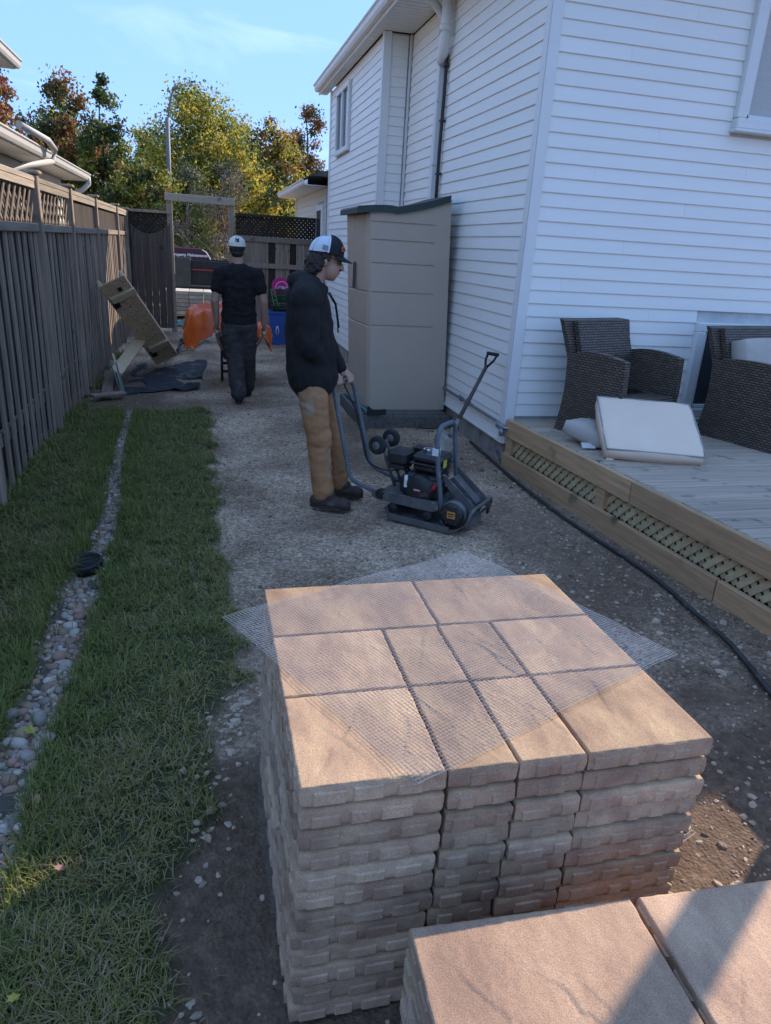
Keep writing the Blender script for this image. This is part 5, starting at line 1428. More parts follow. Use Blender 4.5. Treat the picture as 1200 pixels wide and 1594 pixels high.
mb = MB(); mb.box((1.0, 18.75, .90), (2.5, .08, .60), bev=.01); mb.box((1.0, 20.0, .90), (2.5, .08, .60)); mb.box((2.2, 19.4, .9), (.08, 1.2, .6)); mb.build('side_panel', TB, tr)
mb = MB(); mb.box((-.55, 18.70, .92), (.60, .10, .68), bev=.01); mb.build('tailgate', TG, tr)
mb = MB(); mb.box((.7, 19.37, .56), (3.1, 1.3, .08)); mb.build('bed', TB, tr)
mb = MB(); mb.box((1.0, 18.695, .99), (2.46, .02, .03)); mb.build('red_stripe', mat('red_tape', (.35, .05, .07), rough=.4), tr)
mb = MB(); mb.tube([(-.26, 18.66, .62), (1.6, 18.66, .60)], .022, 8); mb.build('rail', C_CAST, tr)
for x in (.95, 1.75):
    mb = MB(); mb.lathe([(.16, -.1), (.31, -.1), (.33, -.06), (.33, .06), (.31, .1), (.16, .1)], (x, 18.85, .33), rotm(R(90), 0, 0), 24); mb.build('wheel', C_RUB, tr)
vn = empty('maroon_van', (-2.0, 22.0, 0)); tag(vn, 'maroon van with white lettering parked beyond the gateway', 'van')
MAR = mat('maroon_paint', (.055, .012, .030), (.05, .011, .028), rough=.25, spec=.6)
side = [(-5.2, .35), (-5.2, 1.0), (-4.9, 1.42), (.02, 1.42), (.13, 1.36), (.22, 1.22), (.31, .95), (.33, .60), (.30, .35)]
mb = MB(); mb.prism(side, 21.5, 23.3, 'y'); mb.build('body', MAR, vn)
mb = MB(); mb.tube([(.03, 21.49, 1.41), (.14, 21.49, 1.35), (.23, 21.49, 1.21), (.315, 21.49, .95)], .016, 6); mb.build('trim_strip', C_WHT, vn)
for x in (-4.2, -.55):
    mb = MB(); mb.lathe([(.18, -.1), (.33, -.1), (.35, -.06), (.35, .06), (.33, .1), (.18, .1)], (x, 21.55, .35), rotm(R(90), 0, 0), 24); mb.build('wheel', C_RUB, vn)
for x0, x1 in ((-4.6, -3.4), (-3.3, -2.2)):
    mb = MB(); mb.box(((x0 + x1) / 2, 21.492, 1.22), (x1 - x0, .01, .24)); mb.build('window', GLASS, vn)
lettering('lettering', 'Property Maintenance', .105, (-.30, 21.485, 1.255), (1, 0, 0), (0, 0, 1), C_WHT, vn, bold=.004)
lettering('lettering', 'Landscape Construction', .105, (-.28, 21.485, 1.115), (1, 0, 0), (0, 0, 1), C_WHT, vn, bold=.004)
# street lamp
lp = empty('street_lamp', (-1.05, 30, 0)); tag(lp, 'tall thin grey street lamp rising behind the gateway', 'street lamp')
LPM = mat('lamp_grey', (.20, .19, .18), (.15, .145, .14), rough=.6)
mb = MB(); mb.tube([(-1.10, 30, 0), (-1.06, 30, 3.2), (-1.03, 30, 5.7)], [.10, .085, .075], 10); mb.build('pole', LPM, lp)
mb = MB(); mb.tube([(-1.03, 30, 5.4), (-.97, 30, 5.9), (-.86, 30, 6.4), (-.76, 30, 6.62)], .04, 8); mb.build('arm', LPM, lp)
mb = MB(); mb.box((-.70, 30, 6.66), (.26, .16, .10), rotm(0, R(-20), 0), bev=.03); mb.build('lamp_head', LPM, lp)
# ------------------------------------------------------------------ people
def capsule(bm, p0, r0, p1, r1, sq=None, seg=14):
    """closed tapered capsule; sq=(axis, factor) flattens it along a world axis about its own line"""
    p0, p1 = Vector(p0), Vector(p1); d = p1 - p0; L_ = d.length
    t = d.normalized() if L_ > 1e-6 else Vector((0, 0, 1)); a = t.orthogonal().normalized(); b_ = t.cross(a)
    rings = []
    for k in range(5):
        ang = -math.pi / 2 + (math.pi / 2) * (k + .35) / 5; rings.append((p0 + t * (r0 * math.sin(ang)), r0 * math.cos(ang)))
    for k in range(5): 
        f = (k + .5) / 5; rings.append((p0.lerp(p1, f), r0 + (r1 - r0) * f))
    for k in range(5):
        ang = (math.pi / 2) * (k + .65) / 5; rings.append((p1 + t * (r1 * math.sin(ang)), r1 * math.cos(ang)))
    vs = []
    for c, r in rings:
        row = []
        for q in range(seg):
            w = (a * math.cos(2 * math.pi * q / seg) + b_ * math.sin(2 * math.pi * q / seg)) * r
            if sq:
                ax = Vector(sq[0]).normalized(); w = w + ax * (w.dot(ax) * (sq[1] - 1))
            row.append(bm.verts.new(c + w))
        vs.append(row)
    for u, v in zip(vs[:-1], vs[1:]):
        for q in range(seg): bm.faces.new((u[q], u[(q + 1) % seg], v[(q + 1) % seg], v[q]))
    bm.faces.new(list(reversed(vs[0]))); bm.faces.new(vs[-1])
def ellips(bm, c, r, rot=None, sub=3):
    res = bmesh.ops.create_icosphere(bm, subdivisions=sub, radius=1.0)
    for v in res['verts']:
        q = Vector((v.co.x * r[0], v.co.y * r[1], v.co.z * r[2]))
        if rot is not None: q = rot @ q
        v.co = q + Vector(c)
def blob(name, prims, voxel, mat_, parent, smooth=4, disp=None, cut=None, sfac=.5):
    """union of closed primitives -> one continuous smooth surface"""
    bm = bmesh.new()
    for p in prims:
        if p[0] == 'c': capsule(bm, *p[1:])
        else: ellips(bm, *p[1:])
    me = bpy.data.meshes.new('tmp'); bm.to_mesh(me); bm.free()
    o = bpy.data.objects.new('tmp', me); COL.objects.link(o)
    md = o.modifiers.new('r', 'REMESH'); md.mode = 'VOXEL'; md.voxel_size = voxel; md.use_smooth_shade = True
    if smooth: ms = o.modifiers.new('s', 'SMOOTH'); ms.factor = sfac; ms.iterations = smooth
    dg = bpy.context.evaluated_depsgraph_get(); dg.update()
    out = bpy.data.meshes.new_from_object(o.evaluated_get(dg)); bpy.data.objects.remove(o); bpy.data.meshes.remove(me)
    out.name = name
    if disp:
        nr = [v.normal.copy() for v in out.vertices]
        for v, q in zip(out.vertices, nr): v.co = v.co + q * disp(v.co, q)
    if cut is not None:                                  # straight hem at height cut
        b2 = bmesh.new(); b2.from_mesh(out); bmesh.ops.bisect_plane(b2, geom=b2.verts[:] + b2.edges[:] + b2.faces[:], plane_co=(0, 0, cut), plane_no=(0, .04, 1), clear_inner=True); b2.to_mesh(out); b2.free()
    out.materials.clear()
    for m_ in (mat_ if isinstance(mat_, (list, tuple)) else [mat_]): out.materials.append(m_)
    out.polygons.foreach_set('use_smooth', [True] * len(out.polygons))
    out.transform(Matrix.Translation(-root_loc(parent)))
    return link_mesh(name, out, parent)
def recolor(o, fn):
    """assign material slots by face centre (world coordinates)"""
    off = root_loc(o.parent)
    o.data.polygons.foreach_set('material_index', [fn(p.center + off) for p in o.data.polygons])
SKIN = mat('skin', (.46, .27, .20), (.40, .22, .16), (14,) * 3, .55, .08, 200, bdist=.002)
SKIN2 = mat('skin_tan', (.43, .26, .19), (.38, .22, .16), (14,) * 3, .55, .08, 200, bdist=.002)
HAIR = mat('dark_hair', (.018, .013, .010), (.035, .025, .02), (60, 60, 20), .55, .5, (260, 260, 60), bdist=.004)
BLKC = mat('black_fleece', (.017, .016, .016), (.025, .024, .023), (9,) * 3, .9, .25, 380, spec=.2, bdist=.002)
BLKT = mat('black_cotton', (.014, .013, .013), (.02, .019, .019), (9,) * 3, .85, .2, 420, spec=.2, bdist=.002)
TANP = mat('brown_canvas', (.42, .21, .095), (.30, .15, .07), (7,) * 3, .88, .3, 300, spec=.2, bdist=.002, speck=((.36, .27, .19), 6, .60))
GRYP = mat('charcoal_canvas', (.065, .056, .052), (.045, .040, .038), (7,) * 3, .88, .25, 300, spec=.2, bdist=.002, speck=((.10, .09, .08), 8, .62))
BOOT = mat('worn_brown_leather', (.075, .05, .04), (.045, .032, .026), (12,) * 3, .6, .25, 90, speck=((.16, .13, .11), 10, .60))
SOLE = mat('boot_sole', (.06, .045, .035), rough=.8)
CAPW = mat('white_cap_mesh', (.62, .66, .72), (.54, .58, .64), (180,) * 3, .8, .3, 500, bdist=.002); CAPB = mat('black_cap', (.012, .012, .014), (.02, .02, .022), rough=.8); CAPO = mat('offwhite_cap', (.66, .63, .57), (.60, .57, .51), (12,) * 3, .85, .15, 350, bdist=.002)
LENS = mat('dark_lens', (.01, .01, .012), rough=.1, spec=.6)
def folds(amp, sc, seed, stretch=(1, 1, 1)):
    def f(p, n):
        q = Vector((p.x * stretch[0], p.y * stretch[1], p.z * stretch[2]))
        a = n3(q, sc, seed); b_ = n3(q, sc * 2.3, seed + 3)
        return amp * (1.0 - 2.2 * abs(a)) * .6 + amp * .5 * b_
    return f

# ---- man in the hooded top, holding the compactor handle
M1 = empty('person', (.78, 4.74, 0)); tag(M1, 'man in black hoodie, brown work trousers and trucker cap gripping the compactor', 'person')
hd = Vector((.775, 4.745, 1.635)); fw = Vector((.955, -.20, -.22)).normalized(); rt = Vector((-.2, -.97, 0)).normalized(); upv = Vector((.2, -.04, .98)).normalized()
shN, shF = Vector((.625, 4.575, 1.405)), Vector((.715, 4.93, 1.405)); elN, elF = Vector((.635, 4.535, 1.125)), Vector((.80, 5.02, 1.13)); wrN, wrF = Vector((.795, 4.70, .925)), Vector((.915, 4.885, .93))
gN, gF = Vector((.868, 4.775, .862)), Vector((.965, 4.882, .858))           # fists on the cross grip
grip = Vector((.671, .741, 0)).normalized()                                    # direction of the grip bar
hipN, hipF = Vector((.69, 4.665, .86)), Vector((.745, 4.835, .86)); knN, knF = Vector((.735, 4.645, .475)), Vector((.865, 4.85, .475)); anN, anF = Vector((.775, 4.625, .10)), Vector((.925, 4.865, .095))
P1 = [('e', hd + upv * .035 - fw * .012, (.092, .076, .10), Matrix((fw, rt, upv)).transposed()), ('e', hd - upv * .045 + fw * .035, (.062, .056, .075), Matrix((fw, rt, upv)).transposed()),
      ('c', hd - upv * .075 + fw * .055, .030, hd - upv * .095 + fw * .060, .022), ('c', hd + fw * .088 + upv * .005, .010, hd + fw * .110 - upv * .028, .013), ('c', hd + fw * .080 - upv * .052, .016, hd + fw * .085 - upv * .062, .014),
      ('c', hd + fw * .074 + upv * .03 + rt * .03, .014, hd + fw * .074 + upv * .03 - rt * .03, .014),
      ('c', hd - upv * .06 - fw * .02, .054, Vector((.67, 4.755, 1.46)), .062)]
for s in (-1, 1): P1.append(('e', hd + rt * (.075 * s) - fw * .008 - upv * .01, (.022, .011, .032), Matrix((fw, rt, upv)).transposed()))
P1 += [('c', (.665, 4.755, 1.40), .13, (.69, 4.75, 1.10), .12), ('c', (.69, 4.75, 1.10), .12, (.715, 4.75, .90), .125), ('c', shN, .06, elN, .045), ('c', shF, .06, elF, .045), ('c', elN, .043, wrN, .028), ('c', elF, .043, wrF, .028),
       ('c', hipN, .085, knN, .055), ('c', hipF, .085, knF, .055), ('c', knN, .053, anN, .038), ('c', knF, .053, anF, .038)]
def fist(P, wr, g, side):
    """palm over the bar, four fingers curled round it, thumb under"""
    down = Vector((0, 0, -1)); out = (g - wr).normalized(); fwd = Vector((.741, -.671, 0))
    top = g + Vector((0, 0, .030)) - fwd * .008
    P.append(('c', wr, .026, top - grip * .012, .024)); P.append(('c', wr, .026, top + grip * .012, .024))
    P.append(('c', top - grip * .026, .017, top + grip * .026, .017))
    for k, ln in enumerate((.92, 1.0, .95, .8)):
        c = top + grip * ((-.033 + .022 * k) * side)
        k1 = c + fwd * .028 * ln - Vector((0, 0, .006)); k2 = g + fwd * .034 * ln - Vector((0, 0, .014)) + grip * ((-.033 + .022 * k) * side); k3 = g + fwd * .010 - Vector((0, 0, .030)) + grip * ((-.033 + .022 * k) * side)
        P.append(('c', c, .0105, k1, .0100)); P.append(('c', k1, .0100, k2, .0092)); P.append(('c', k2, .0092, k3, .0080))
    th0 = wr + (top - wr) * .55 - grip * (.026 * side); th1 = g - fwd * .026 - grip * (.034 * side) + Vector((0, 0, .004)); th2 = g - fwd * .012 - grip * (.022 * side) - Vector((0, 0, .022))
    P.append(('c', th0, .013, th1, .0115)); P.append(('c', th1, .0115, th2, .0095))
fist(P1, wrN, gN, 1); fist(P1, wrF, gF, 1)
blob('body', P1, .0055, SKIN, M1, smooth=3)
# hoodie
sqd = ((-.25, -.97, 0), 1.12)
HP = [('c', (.655, 4.755, 1.40), .130, (.675, 4.752, 1.20), .155, sqd), ('c', (.675, 4.752, 1.20), .155, (.694, 4.75, .97), .166, sqd), ('c', (.694, 4.75, .97), .166, (.702, 4.75, .90), .166, sqd),
      ('c', shN, .080, elN, .068), ('c', shF, .080, elF, .068), ('c', elN, .067, elN.lerp(wrN, .85), .048), ('c', elF, .067, elF.lerp(wrF, .85), .048),
      ('c', elN.lerp(wrN, .78), .047, elN.lerp(wrN, .97), .040), ('c', elF.lerp(wrF, .78), .047, elF.lerp(wrF, .97), .040),
      ('c', shN, .095, (.655, 4.70, 1.45), .10), ('c', shF, .095, (.67, 4.81, 1.45), .10),
      ('e', (.63, 4.755, 1.475), (.105, .13, .072), rotm(0, R(18), 0)), ('c', (.60, 4.70, 1.445), .05, (.60, 4.81, 1.445), .05), ('c', (.73, 4.685, 1.475), .030, (.765, 4.745, 1.445), .030), ('c', (.73, 4.815, 1.475), .030, (.765, 4.745, 1.445), .030),
      ('e', (.765, 4.735, 1.06), (.075, .12, .10), None)]
hoodie = blob('hoodie', HP, .0095, BLKC, M1, smooth=5, disp=folds(.014, 8.0, 2, (1.2, 1.2, .8)), cut=.685)
mb = MB(); mb.tube([(.792, 4.715, 1.44), (.835, 4.700, 1.37), (.850, 4.690, 1.28), (.858, 4.685, 1.22)], .0042, 6); mb.tube([(.79, 4.79, 1.44), (.845, 4.79, 1.36), (.863, 4.78, 1.25), (.868, 4.775, 1.18)], .0042, 6); mb.build('drawstring', BLKT, M1)
mk = empty('chest_print', (0, 0, 0), parent=M1)
fN = Vector((.93, -.36, .0)).normalized(); rr = Vector((.36, .93, 0)).normalized()
bpos = Vector((.852, 4.705, 1.285))
o = MB(); o.bar(tuple(bpos + rr * -.045 + fN * .012), tuple(bpos + rr * .045 + fN * .012), .003, .004); o.bar(tuple(bpos + rr * -.030 + fN * .012 - Vector((0, 0, .016))), tuple(bpos + rr * .035 + fN * .012 - Vector((0, 0, .016))), .003, .003); o.box(tuple(bpos + fN * .012 + Vector((0, 0, .03))), (.004, .010, .02)); o.build('print', C_WHT, M1)
bpy.data.objects.remove(mk)
# trousers and boots
TP = [('c', (.70, 4.70, .88), .105, (.72, 4.80, .88), .105), ('c', (.705, 4.715, .83), .108, (.725, 4.79, .81), .106), ('c', hipN + Vector((0, 0, -.05)), .098, knN, .076), ('c', hipF + Vector((0, 0, -.05)), .095, knF, .074), ('c', knN, .075, anN + Vector((-.005, 0, .02)), .068), ('c', knF, .073, anF + Vector((-.005, 0, .02)), .067), ('e', knN + Vector((.01, -.01, .02)), (.078, .075, .10), None), ('c', anN + Vector((0, 0, .05)), .071, anN + Vector((0, 0, .035)), .071), ('c', anF + Vector((0, 0, .05)), .070, anF + Vector((0, 0, .035)), .070)]
blob('trousers', TP, .0095, TANP, M1, smooth=4, disp=folds(.010, 9.5, 11, (1, 1, 1.5)), cut=-.135)
def boot(name, ankle, toe, parent, m=BOOT, z0=.0):
    d = Vector((toe.x - ankle.x, toe.y - ankle.y, 0)); L_ = d.length; d.normalize(); s = Vector((-d.y, d.x, 0)); base = Vector((ankle.x, ankle.y, z0))
    P = [('c', base - d * .045 + Vector((0, 0, .055)), .043, base + d * (L_ - .05) + Vector((0, 0, .045)), .042), ('c', base + d * (L_ - .06) + Vector((0, 0, .045)), .048, base + d * (L_ - .045) + Vector((0, 0, .042)), .044), ('c', base + Vector((0, 0, .06)), .045, base + d * .06 + Vector((0, 0, .09)), .040), ('c', base + Vector((0, 0, .06)), .046, base + Vector((0, 0, .16)), .048)]
    o = blob(name, P, .007, m, parent, smooth=3, disp=folds(.004, 18, 6))
    sp = []
    for i in range(18):
        a = 2 * math.pi * i / 18; u = math.cos(a); w = math.sin(a)
        cx = (L_ - .015) / 2 - .035; hl = (L_ + .085) / 2
        sp.append((base + d * (cx + hl * u) + s * (w * (.047 if u > 0 else .040) * (1 - .12 * u * u))))
    mb = MB(); mb.add([(q.x, q.y, z0 + .004) for q in sp] + [(q.x, q.y, z0 + .028) for q in sp], [tuple(reversed(range(18))), tuple(range(18, 36))] + [(i, (i + 1) % 18, 18 + (i + 1) % 18, 18 + i) for i in range(18)]); mb.build('sole', SOLE, o)
    return o
boot('boot', anN + Vector((-.01, 0, 0)), Vector((.955, 4.535, 0)), M1); boot('boot', anF + Vector((-.01, 0, 0)), Vector((1.10, 4.80, 0)), M1)
# hair, cap, glasses, moustache
hb = Matrix((fw, rt, upv)).transposed()
def hl(a, b_, c): return hd + fw * a + rt * b_ + upv * c
HR = [('e', hl(-.032, 0, .025), (.088, .082, .070), hb), ('e', hl(-.085, 0, -.035), (.048, .076, .075), hb)]
for s in (-1, 1):
    HR += [('c', hl(-.02, .070 * s, .03), .022, hl(-.035, .074 * s, -.065), .024), ('c', hl(-.055, .06 * s, .0), .028, hl(-.065, .062 * s, -.09), .026), ('c', hl(.018, .074 * s, .045), .012, hl(.012, .077 * s, .0), .010)]
HR += [('c', hl(-.10, 0, -.05), .03, hl(-.105, 0, -.105), .024), ('c', hl(-.09, .04, -.05), .03, hl(-.095, .045, -.11), .022), ('c', hl(-.09, -.04, -.05), .03, hl(-.095, -.045, -.11), .022)]
blob('hair', HR, .006, HAIR, M1, smooth=1, disp=lambda p, n: .010 * n3(p, 38, 4) + .006 * n3(p, 75, 7))
def cap(parent, hl, mats, front_from, brim_mat, tilt=0.0, name='cap'):
    """crown as a domed shell plus a curved brim"""
    V, F = [], []; nu, nv = 36, 10
    for j in range(nv + 1):
        ph = (math.pi / 2) * j / nv
        for i in range(nu):
            a = 2 * math.pi * i / nu; rx, ry, rz = .112, .092, .098
            e = math.cos(ph) ** .75; x = -.012 + rx * math.cos(a) * e; y = ry * math.sin(a) * e; z = .045 + rz * math.sin(ph) * (1.0 + .10 * math.cos(a)) - .02 * (math.cos(a) < 0) * (-math.cos(a)) * (1 - math.sin(ph))
            V.append(hl(x, y, z))
    for j in range(nv):
        for i in range(nu): F.append((j * nu + i, j * nu + (i + 1) % nu, (j + 1) * nu + (i + 1) % nu, (j + 1) * nu + i))
    mb = MB(); mb.add(V, F, True); mb.mi = [0 if math.cos(2 * math.pi * ((k % nu) + .5) / nu) < front_from else 1 for k in range(len(F))]
    o = mb.build(name, mats, parent)
    W_ = []; n = 14
    for t in (0, 1):
        for j in range(4):
            f = j / 3
            for i in range(n + 1):
                a = R(-62 + 124 * i / n); r0x, r0y = .100, .090
                bx = -.012 + r0x * math.cos(a) + f * .075 * math.cos(a * .75); by = r0y * math.sin(a) * (1 - .10 * f); bz = .048 - .012 * f - .35 * by * by * 4 * (0.5 + f * .5) - t * .004 - f * .012
                W_.append(hl(bx, by, bz))
    mb = MB(); m_ = 4 * (n + 1); fs = []
    for j in range(3):
        for i in range(n): a = j * (n + 1) + i; fs += [(a, a + 1, a + n + 2, a + n + 1), (m_ + a, m_ + a + n + 1, m_ + a + n + 2, m_ + a + 1)]
    for i in range(n): fs += [(3 * (n + 1) + i, 3 * (n + 1) + i + 1, m_ + 3 * (n + 1) + i + 1, m_ + 3 * (n + 1) + i), (i, m_ + i, m_ + i + 1, i + 1)]
    for j in range(3): fs += [(j * (n + 1), (j + 1) * (n + 1), m_ + (j + 1) * (n + 1), m_ + j * (n + 1)), (j * (n + 1) + n, m_ + j * (n + 1) + n, m_ + (j + 1) * (n + 1) + n, (j + 1) * (n + 1) + n)]
    mb.add(W_, fs, True); mb.build('brim', brim_mat, o)
    mb = MB(); mb.lathe([(.009, -.003), (.009, .004), (.004, .008)], hl(-.012, 0, .143), None, 10); mb.build('button', mats[0], o)
    return o
cp1 = cap(M1, hl, [CAPW, CAPB], .18, CAPB)
for a in (40, 90, 140, -40, -90, -140):
    pts = []
    for j in range(8):
        ph = (math.pi / 2) * j / 8; e = math.cos(ph) ** .75; aa = R(a)
        pts.append(hl(-.012 + .1135 * math.cos(aa) * e, .0935 * math.sin(aa) * e, .045 + .099 * math.sin(ph) * (1 + .10 * math.cos(aa)) - (.02 * -math.cos(aa) * (1 - math.sin(ph)) if math.cos(aa) < 0 else 0)))
    mb = MB(); mb.tube(pts, .0022, 5); mb.build('seam', CAPW if abs(a) > 60 else CAPB, cp1)
mb = MB(); mb.box(tuple(hl(-.022, .0955, .070)), (.034, .004, .026), hb); pt = mb.build('side_patch', mat('grey_patch', (.16, .16, .17), (.35, .35, .36), (90,) * 3, .8), cp1)
mb = MB(); mb.box(tuple(hl(.088, .040, .088)), (.005, .040, .028), hb @ rotm(0, R(-18), R(28))); mb.build('front_patch', mat('orange_patch', (.60, .12, .04), rough=.7), cp1)
mb = MB(); mb.box(tuple(hl(.091, .042, .088)), (.004, .022, .012), hb @ rotm(0, R(-18), R(28))); mb.build('front_patch_print', CAPB, cp1)
for s in (-1, 1):
    mb = MB(); mb.lathe([(.004, -.003), (.024, -.002), (.024, .002), (.004, .003)], hl(.092, .034 * s, .012), hb @ rotm(0, R(90), 0), 16); mb.build('lens', LENS, M1)
mb = MB()
for s in (-1, 1): mb.tube([hl(.092, .056 * s, .018), hl(.085, .070 * s, .020), hl(.0, .082 * s, .018), hl(-.02, .080 * s, .008)], .003, 6)
mb.tube([hl(.094, -.012, .018), hl(.100, 0, .020), hl(.094, .012, .018)], .0028, 6); mb.build('glasses_frame', CAPB, M1)
blob('moustache', [('c', hl(.098, .022, -.040), .006, hl(.101, 0, -.036), .007), ('c', hl(.098, -.022, -.040), .006, hl(.101, 0, -.036), .007)], .0025, HAIR, M1, smooth=1)
mb = MB(); mb.tube([hl(.092, .018, -.058), hl(.0975, 0, -.057), hl(.092, -.018, -.058)], .004, 6); mb.build('lips', mat('lip', (.36, .15, .12), rough=.5), M1)

# ---- man in the T-shirt walking away with the wheelbarrow
M2 = empty('person', (.40, 8.2, 0)); tag(M2, 'man in black T-shirt and pale cap walking away pushing the wheelbarrow', 'person')
h2 = Vector((.375, 8.22, 1.615)); fw2 = Vector((.02, .985, -.13)).normalized(); rt2 = Vector((1, -.02, 0)).normalized(); up2 = rt2.cross(fw2).normalized()
hb2 = Matrix((fw2, rt2, up2)).transposed()
def hl2(a, b_, c): return h2 + fw2 * a + rt2 * b_ + up2 * c
s_l, s_r = Vector((.195, 8.18, 1.375)), Vector((.575, 8.18, 1.375)); e_l, e_r = Vector((.130, 8.16, 1.095)), Vector((.650, 8.16, 1.10)); w_l, w_r = Vector((.145, 8.26, .845)), Vector((.660, 8.26, .85))
g_l, g_r = Vector((.150, 8.31, .762)), Vector((.660, 8.31, .762))
hp_l, hp_r = Vector((.30, 8.20, .88)), Vector((.47, 8.20, .88)); k_l, k_r = Vector((.335, 8.20, .49)), Vector((.470, 8.30, .50)); a_l, a_r = Vector((.365, 8.12, .095)), Vector((.485, 8.50, .10))
P2 = [('e', hl2(-.005, 0, .03), (.095, .078, .10), hb2), ('e', hl2(.03, 0, -.05), (.062, .058, .07), hb2), ('c', hl2(-.012, 0, -.05), .058, (.382, 8.19, 1.43), .064), ('c', (.385, 8.19, 1.36), .10, (.385, 8.19, 1.1), .10), ('c', (.385, 8.19, 1.1), .1, (.385, 8.20, .9), .11), ('c', hl2(.09, 0, 0), .012, hl2(.11, 0, -.03), .012),
      ('c', s_l, .058, e_l, .044), ('c', s_r, .058, e_r, .044), ('c', e_l, .044, e_l.lerp(w_l, .35), .044), ('c', e_r, .044, e_r.lerp(w_r, .35), .044), ('c', e_l.lerp(w_l, .3), .043, w_l, .029), ('c', e_r.lerp(w_r, .3), .043, w_r, .029), ('c', s_l, .05, (.36, 8.19, 1.41), .06), ('c', s_r, .05, (.40, 8.19, 1.41), .06),
      ('c', hp_l, .08, k_l, .055), ('c', hp_r, .08, k_r, .055), ('c', k_l, .05, a_l, .036), ('c', k_r, .05, a_r, .036)]
for s in (-1, 1): P2.append(('e', hl2(-.005, .078 * s, -.012), (.020, .011, .030), hb2))
def fist2(P, w, g):
    gd = Vector((0, .95, -.30)).normalized(); sd = Vector((1, 0, 0)) * (1 if g.x < .4 else -1)
    P.append(('c', w, .027, g - sd * .022 + Vector((0, 0, .02)), .026))
    for k in range(4):
        c = g - sd * .026 + gd * (-.032 + .022 * k) + Vector((0, 0, .008)); q = g + gd * (-.032 + .022 * k) - Vector((0, 0, .030)) - sd * .008; r_ = g + gd * (-.032 + .022 * k) + sd * .022 - Vector((0, 0, .012))
        P.append(('c', c, .0105, q, .0098)); P.append(('c', q, .0098, r_, .009))
    P.append(('c', w + (g - w) * .5 + sd * .01, .013, g + sd * .018 + gd * .02 + Vector((0, 0, .018)), .011))
fist2(P2, w_l, g_l); fist2(P2, w_r, g_r)
blob('body', P2, .0062, SKIN2, M2, smooth=3)
SH = [('c', (.30, 8.19, 1.365), .092, (.47, 8.19, 1.365), .092), ('c', (.315, 8.19, 1.25), .115, (.455, 8.19, 1.25), .115, ((0, 1, 0), .95)), ('c', (.325, 8.195, 1.05), .112, (.445, 8.195, 1.05), .112, ((0, 1, 0), .95)), ('c', (.32, 8.20, .95), .124, (.45, 8.20, .95), .124), ('c', (.32, 8.20, .90), .124, (.45, 8.20, .90), .124), ('c', (.385, 8.19, 1.38), .115, (.385, 8.195, .96), .125), ('c', (.32, 8.20, 1.2), .12, (.325, 8.2, 1.0), .113), ('c', (.45, 8.20, 1.2), .12, (.445, 8.2, 1.0), .113),
      ('c', s_l, .082, s_l.lerp(e_l, .52), .072), ('c', s_r, .082, s_r.lerp(e_r, .52), .072), ('c', s_l, .080, (.34, 8.19, 1.405), .078), ('c', s_r, .080, (.42, 8.19, 1.405), .078), ('c', (.345, 8.19, 1.435), .060, (.415, 8.19, 1.435), .060)]
blob('t_shirt', SH, .0085, BLKT, M2, smooth=4, disp=folds(.010, 10, 21, (1, 1, 1.6)), cut=.575)
TR = [('c', (.335, 8.20, .90), .098, (.435, 8.20, .90), .098), ('c', (.325, 8.19, .84), .108, (.445, 8.19, .84), .108), ('c', hp_l + Vector((0, 0, -.05)), .114, k_l, .098), ('c', hp_r + Vector((0, 0, -.05)), .114, k_r, .098), ('c', k_l, .096, a_l + Vector((0, 0, .01)), .085), ('c', k_r, .096, a_r + Vector((0, 0, .01)), .078), ('c', a_l + Vector((0, 0, .03)), .086, a_l + Vector((0, 0, .02)), .086)]
blob('trousers', TR, .0095, GRYP, M2, smooth=4, disp=folds(.010, 9, 31, (1, 1, 1.5)), cut=-.285)
boot('boot', Vector((.365, 8.09, 0)), Vector((.372, 8.28, 0)), M2, BLKC); boot('boot', Vector((.485, 8.47, 0)), Vector((.50, 8.66, 0)), M2, BLKC, z0=.004)
blob('hair', [('e', hl2(-.03, 0, .02), (.082, .083, .075), hb2), ('e', hl2(-.055, 0, -.035), (.045, .066, .045), hb2)], .006, HAIR, M2, smooth=1, disp=lambda p, n: .004 * n3(p, 60, 4))
cp2 = cap(M2, hl2, [CAPO, CAPO], .18, CAPO)
lettering('emblem', 'N', .052, tuple(hl2(-.118, 0, .088)), tuple(rt2), (0, .22, .97), CAPB, M2, bold=.0016); lettering('emblem', 'Y', .060, tuple(hl2(-.1195, .002, .086)), tuple(rt2), (0, .22, .97), CAPB, M2, bold=.0016)
for g, w in ((g_l, w_l), (g_r, w_r)):
    mb = MB(); mb.lathe([(.034, -.008), (.034, .008)], tuple(w + Vector((0, 0, .015))), None, 12); mb.build('glove_cuff', C_WHT if g is g_l else C_RED, M2)
# ------------------------------------------------------------------ grass
def leaf_mat(name, c1, c2, trans=.35, rough=.6):
    m, nt, N, L, b = _nt(name)
    geo = N.new('ShaderNodeNewGeometry'); rp = N.new('ShaderNodeValToRGB')
    rp.color_ramp.elements[0].color = rgb(c1); rp.color_ramp.elements[1].color = rgb(c2)
    L.new(geo.outputs['Random Per Island'], rp.inputs[0]); L.new(rp.outputs[0], b.inputs['Base Color'])
    b.inputs['Roughness'].default_value = rough; b.inputs['Specular IOR Level'].default_value = .25
    tr = N.new('ShaderNodeBsdfTranslucent'); L.new(rp.outputs[0], tr.inputs['Color'])
    mx = N.new('ShaderNodeMixShader'); mx.inputs[0].default_value = trans
    out = N['Material Output']; L.new(b.outputs[0], mx.inputs[1]); L.new(tr.outputs[0], mx.inputs[2]); L.new(mx.outputs[0], out.inputs['Surface'])
    return m
G_GREEN = leaf_mat('grass_green', (.115, .15, .035), (.215, .245, .07))
G_OLIVE = leaf_mat('grass_olive', (.19, .185, .05), (.31, .28, .085))
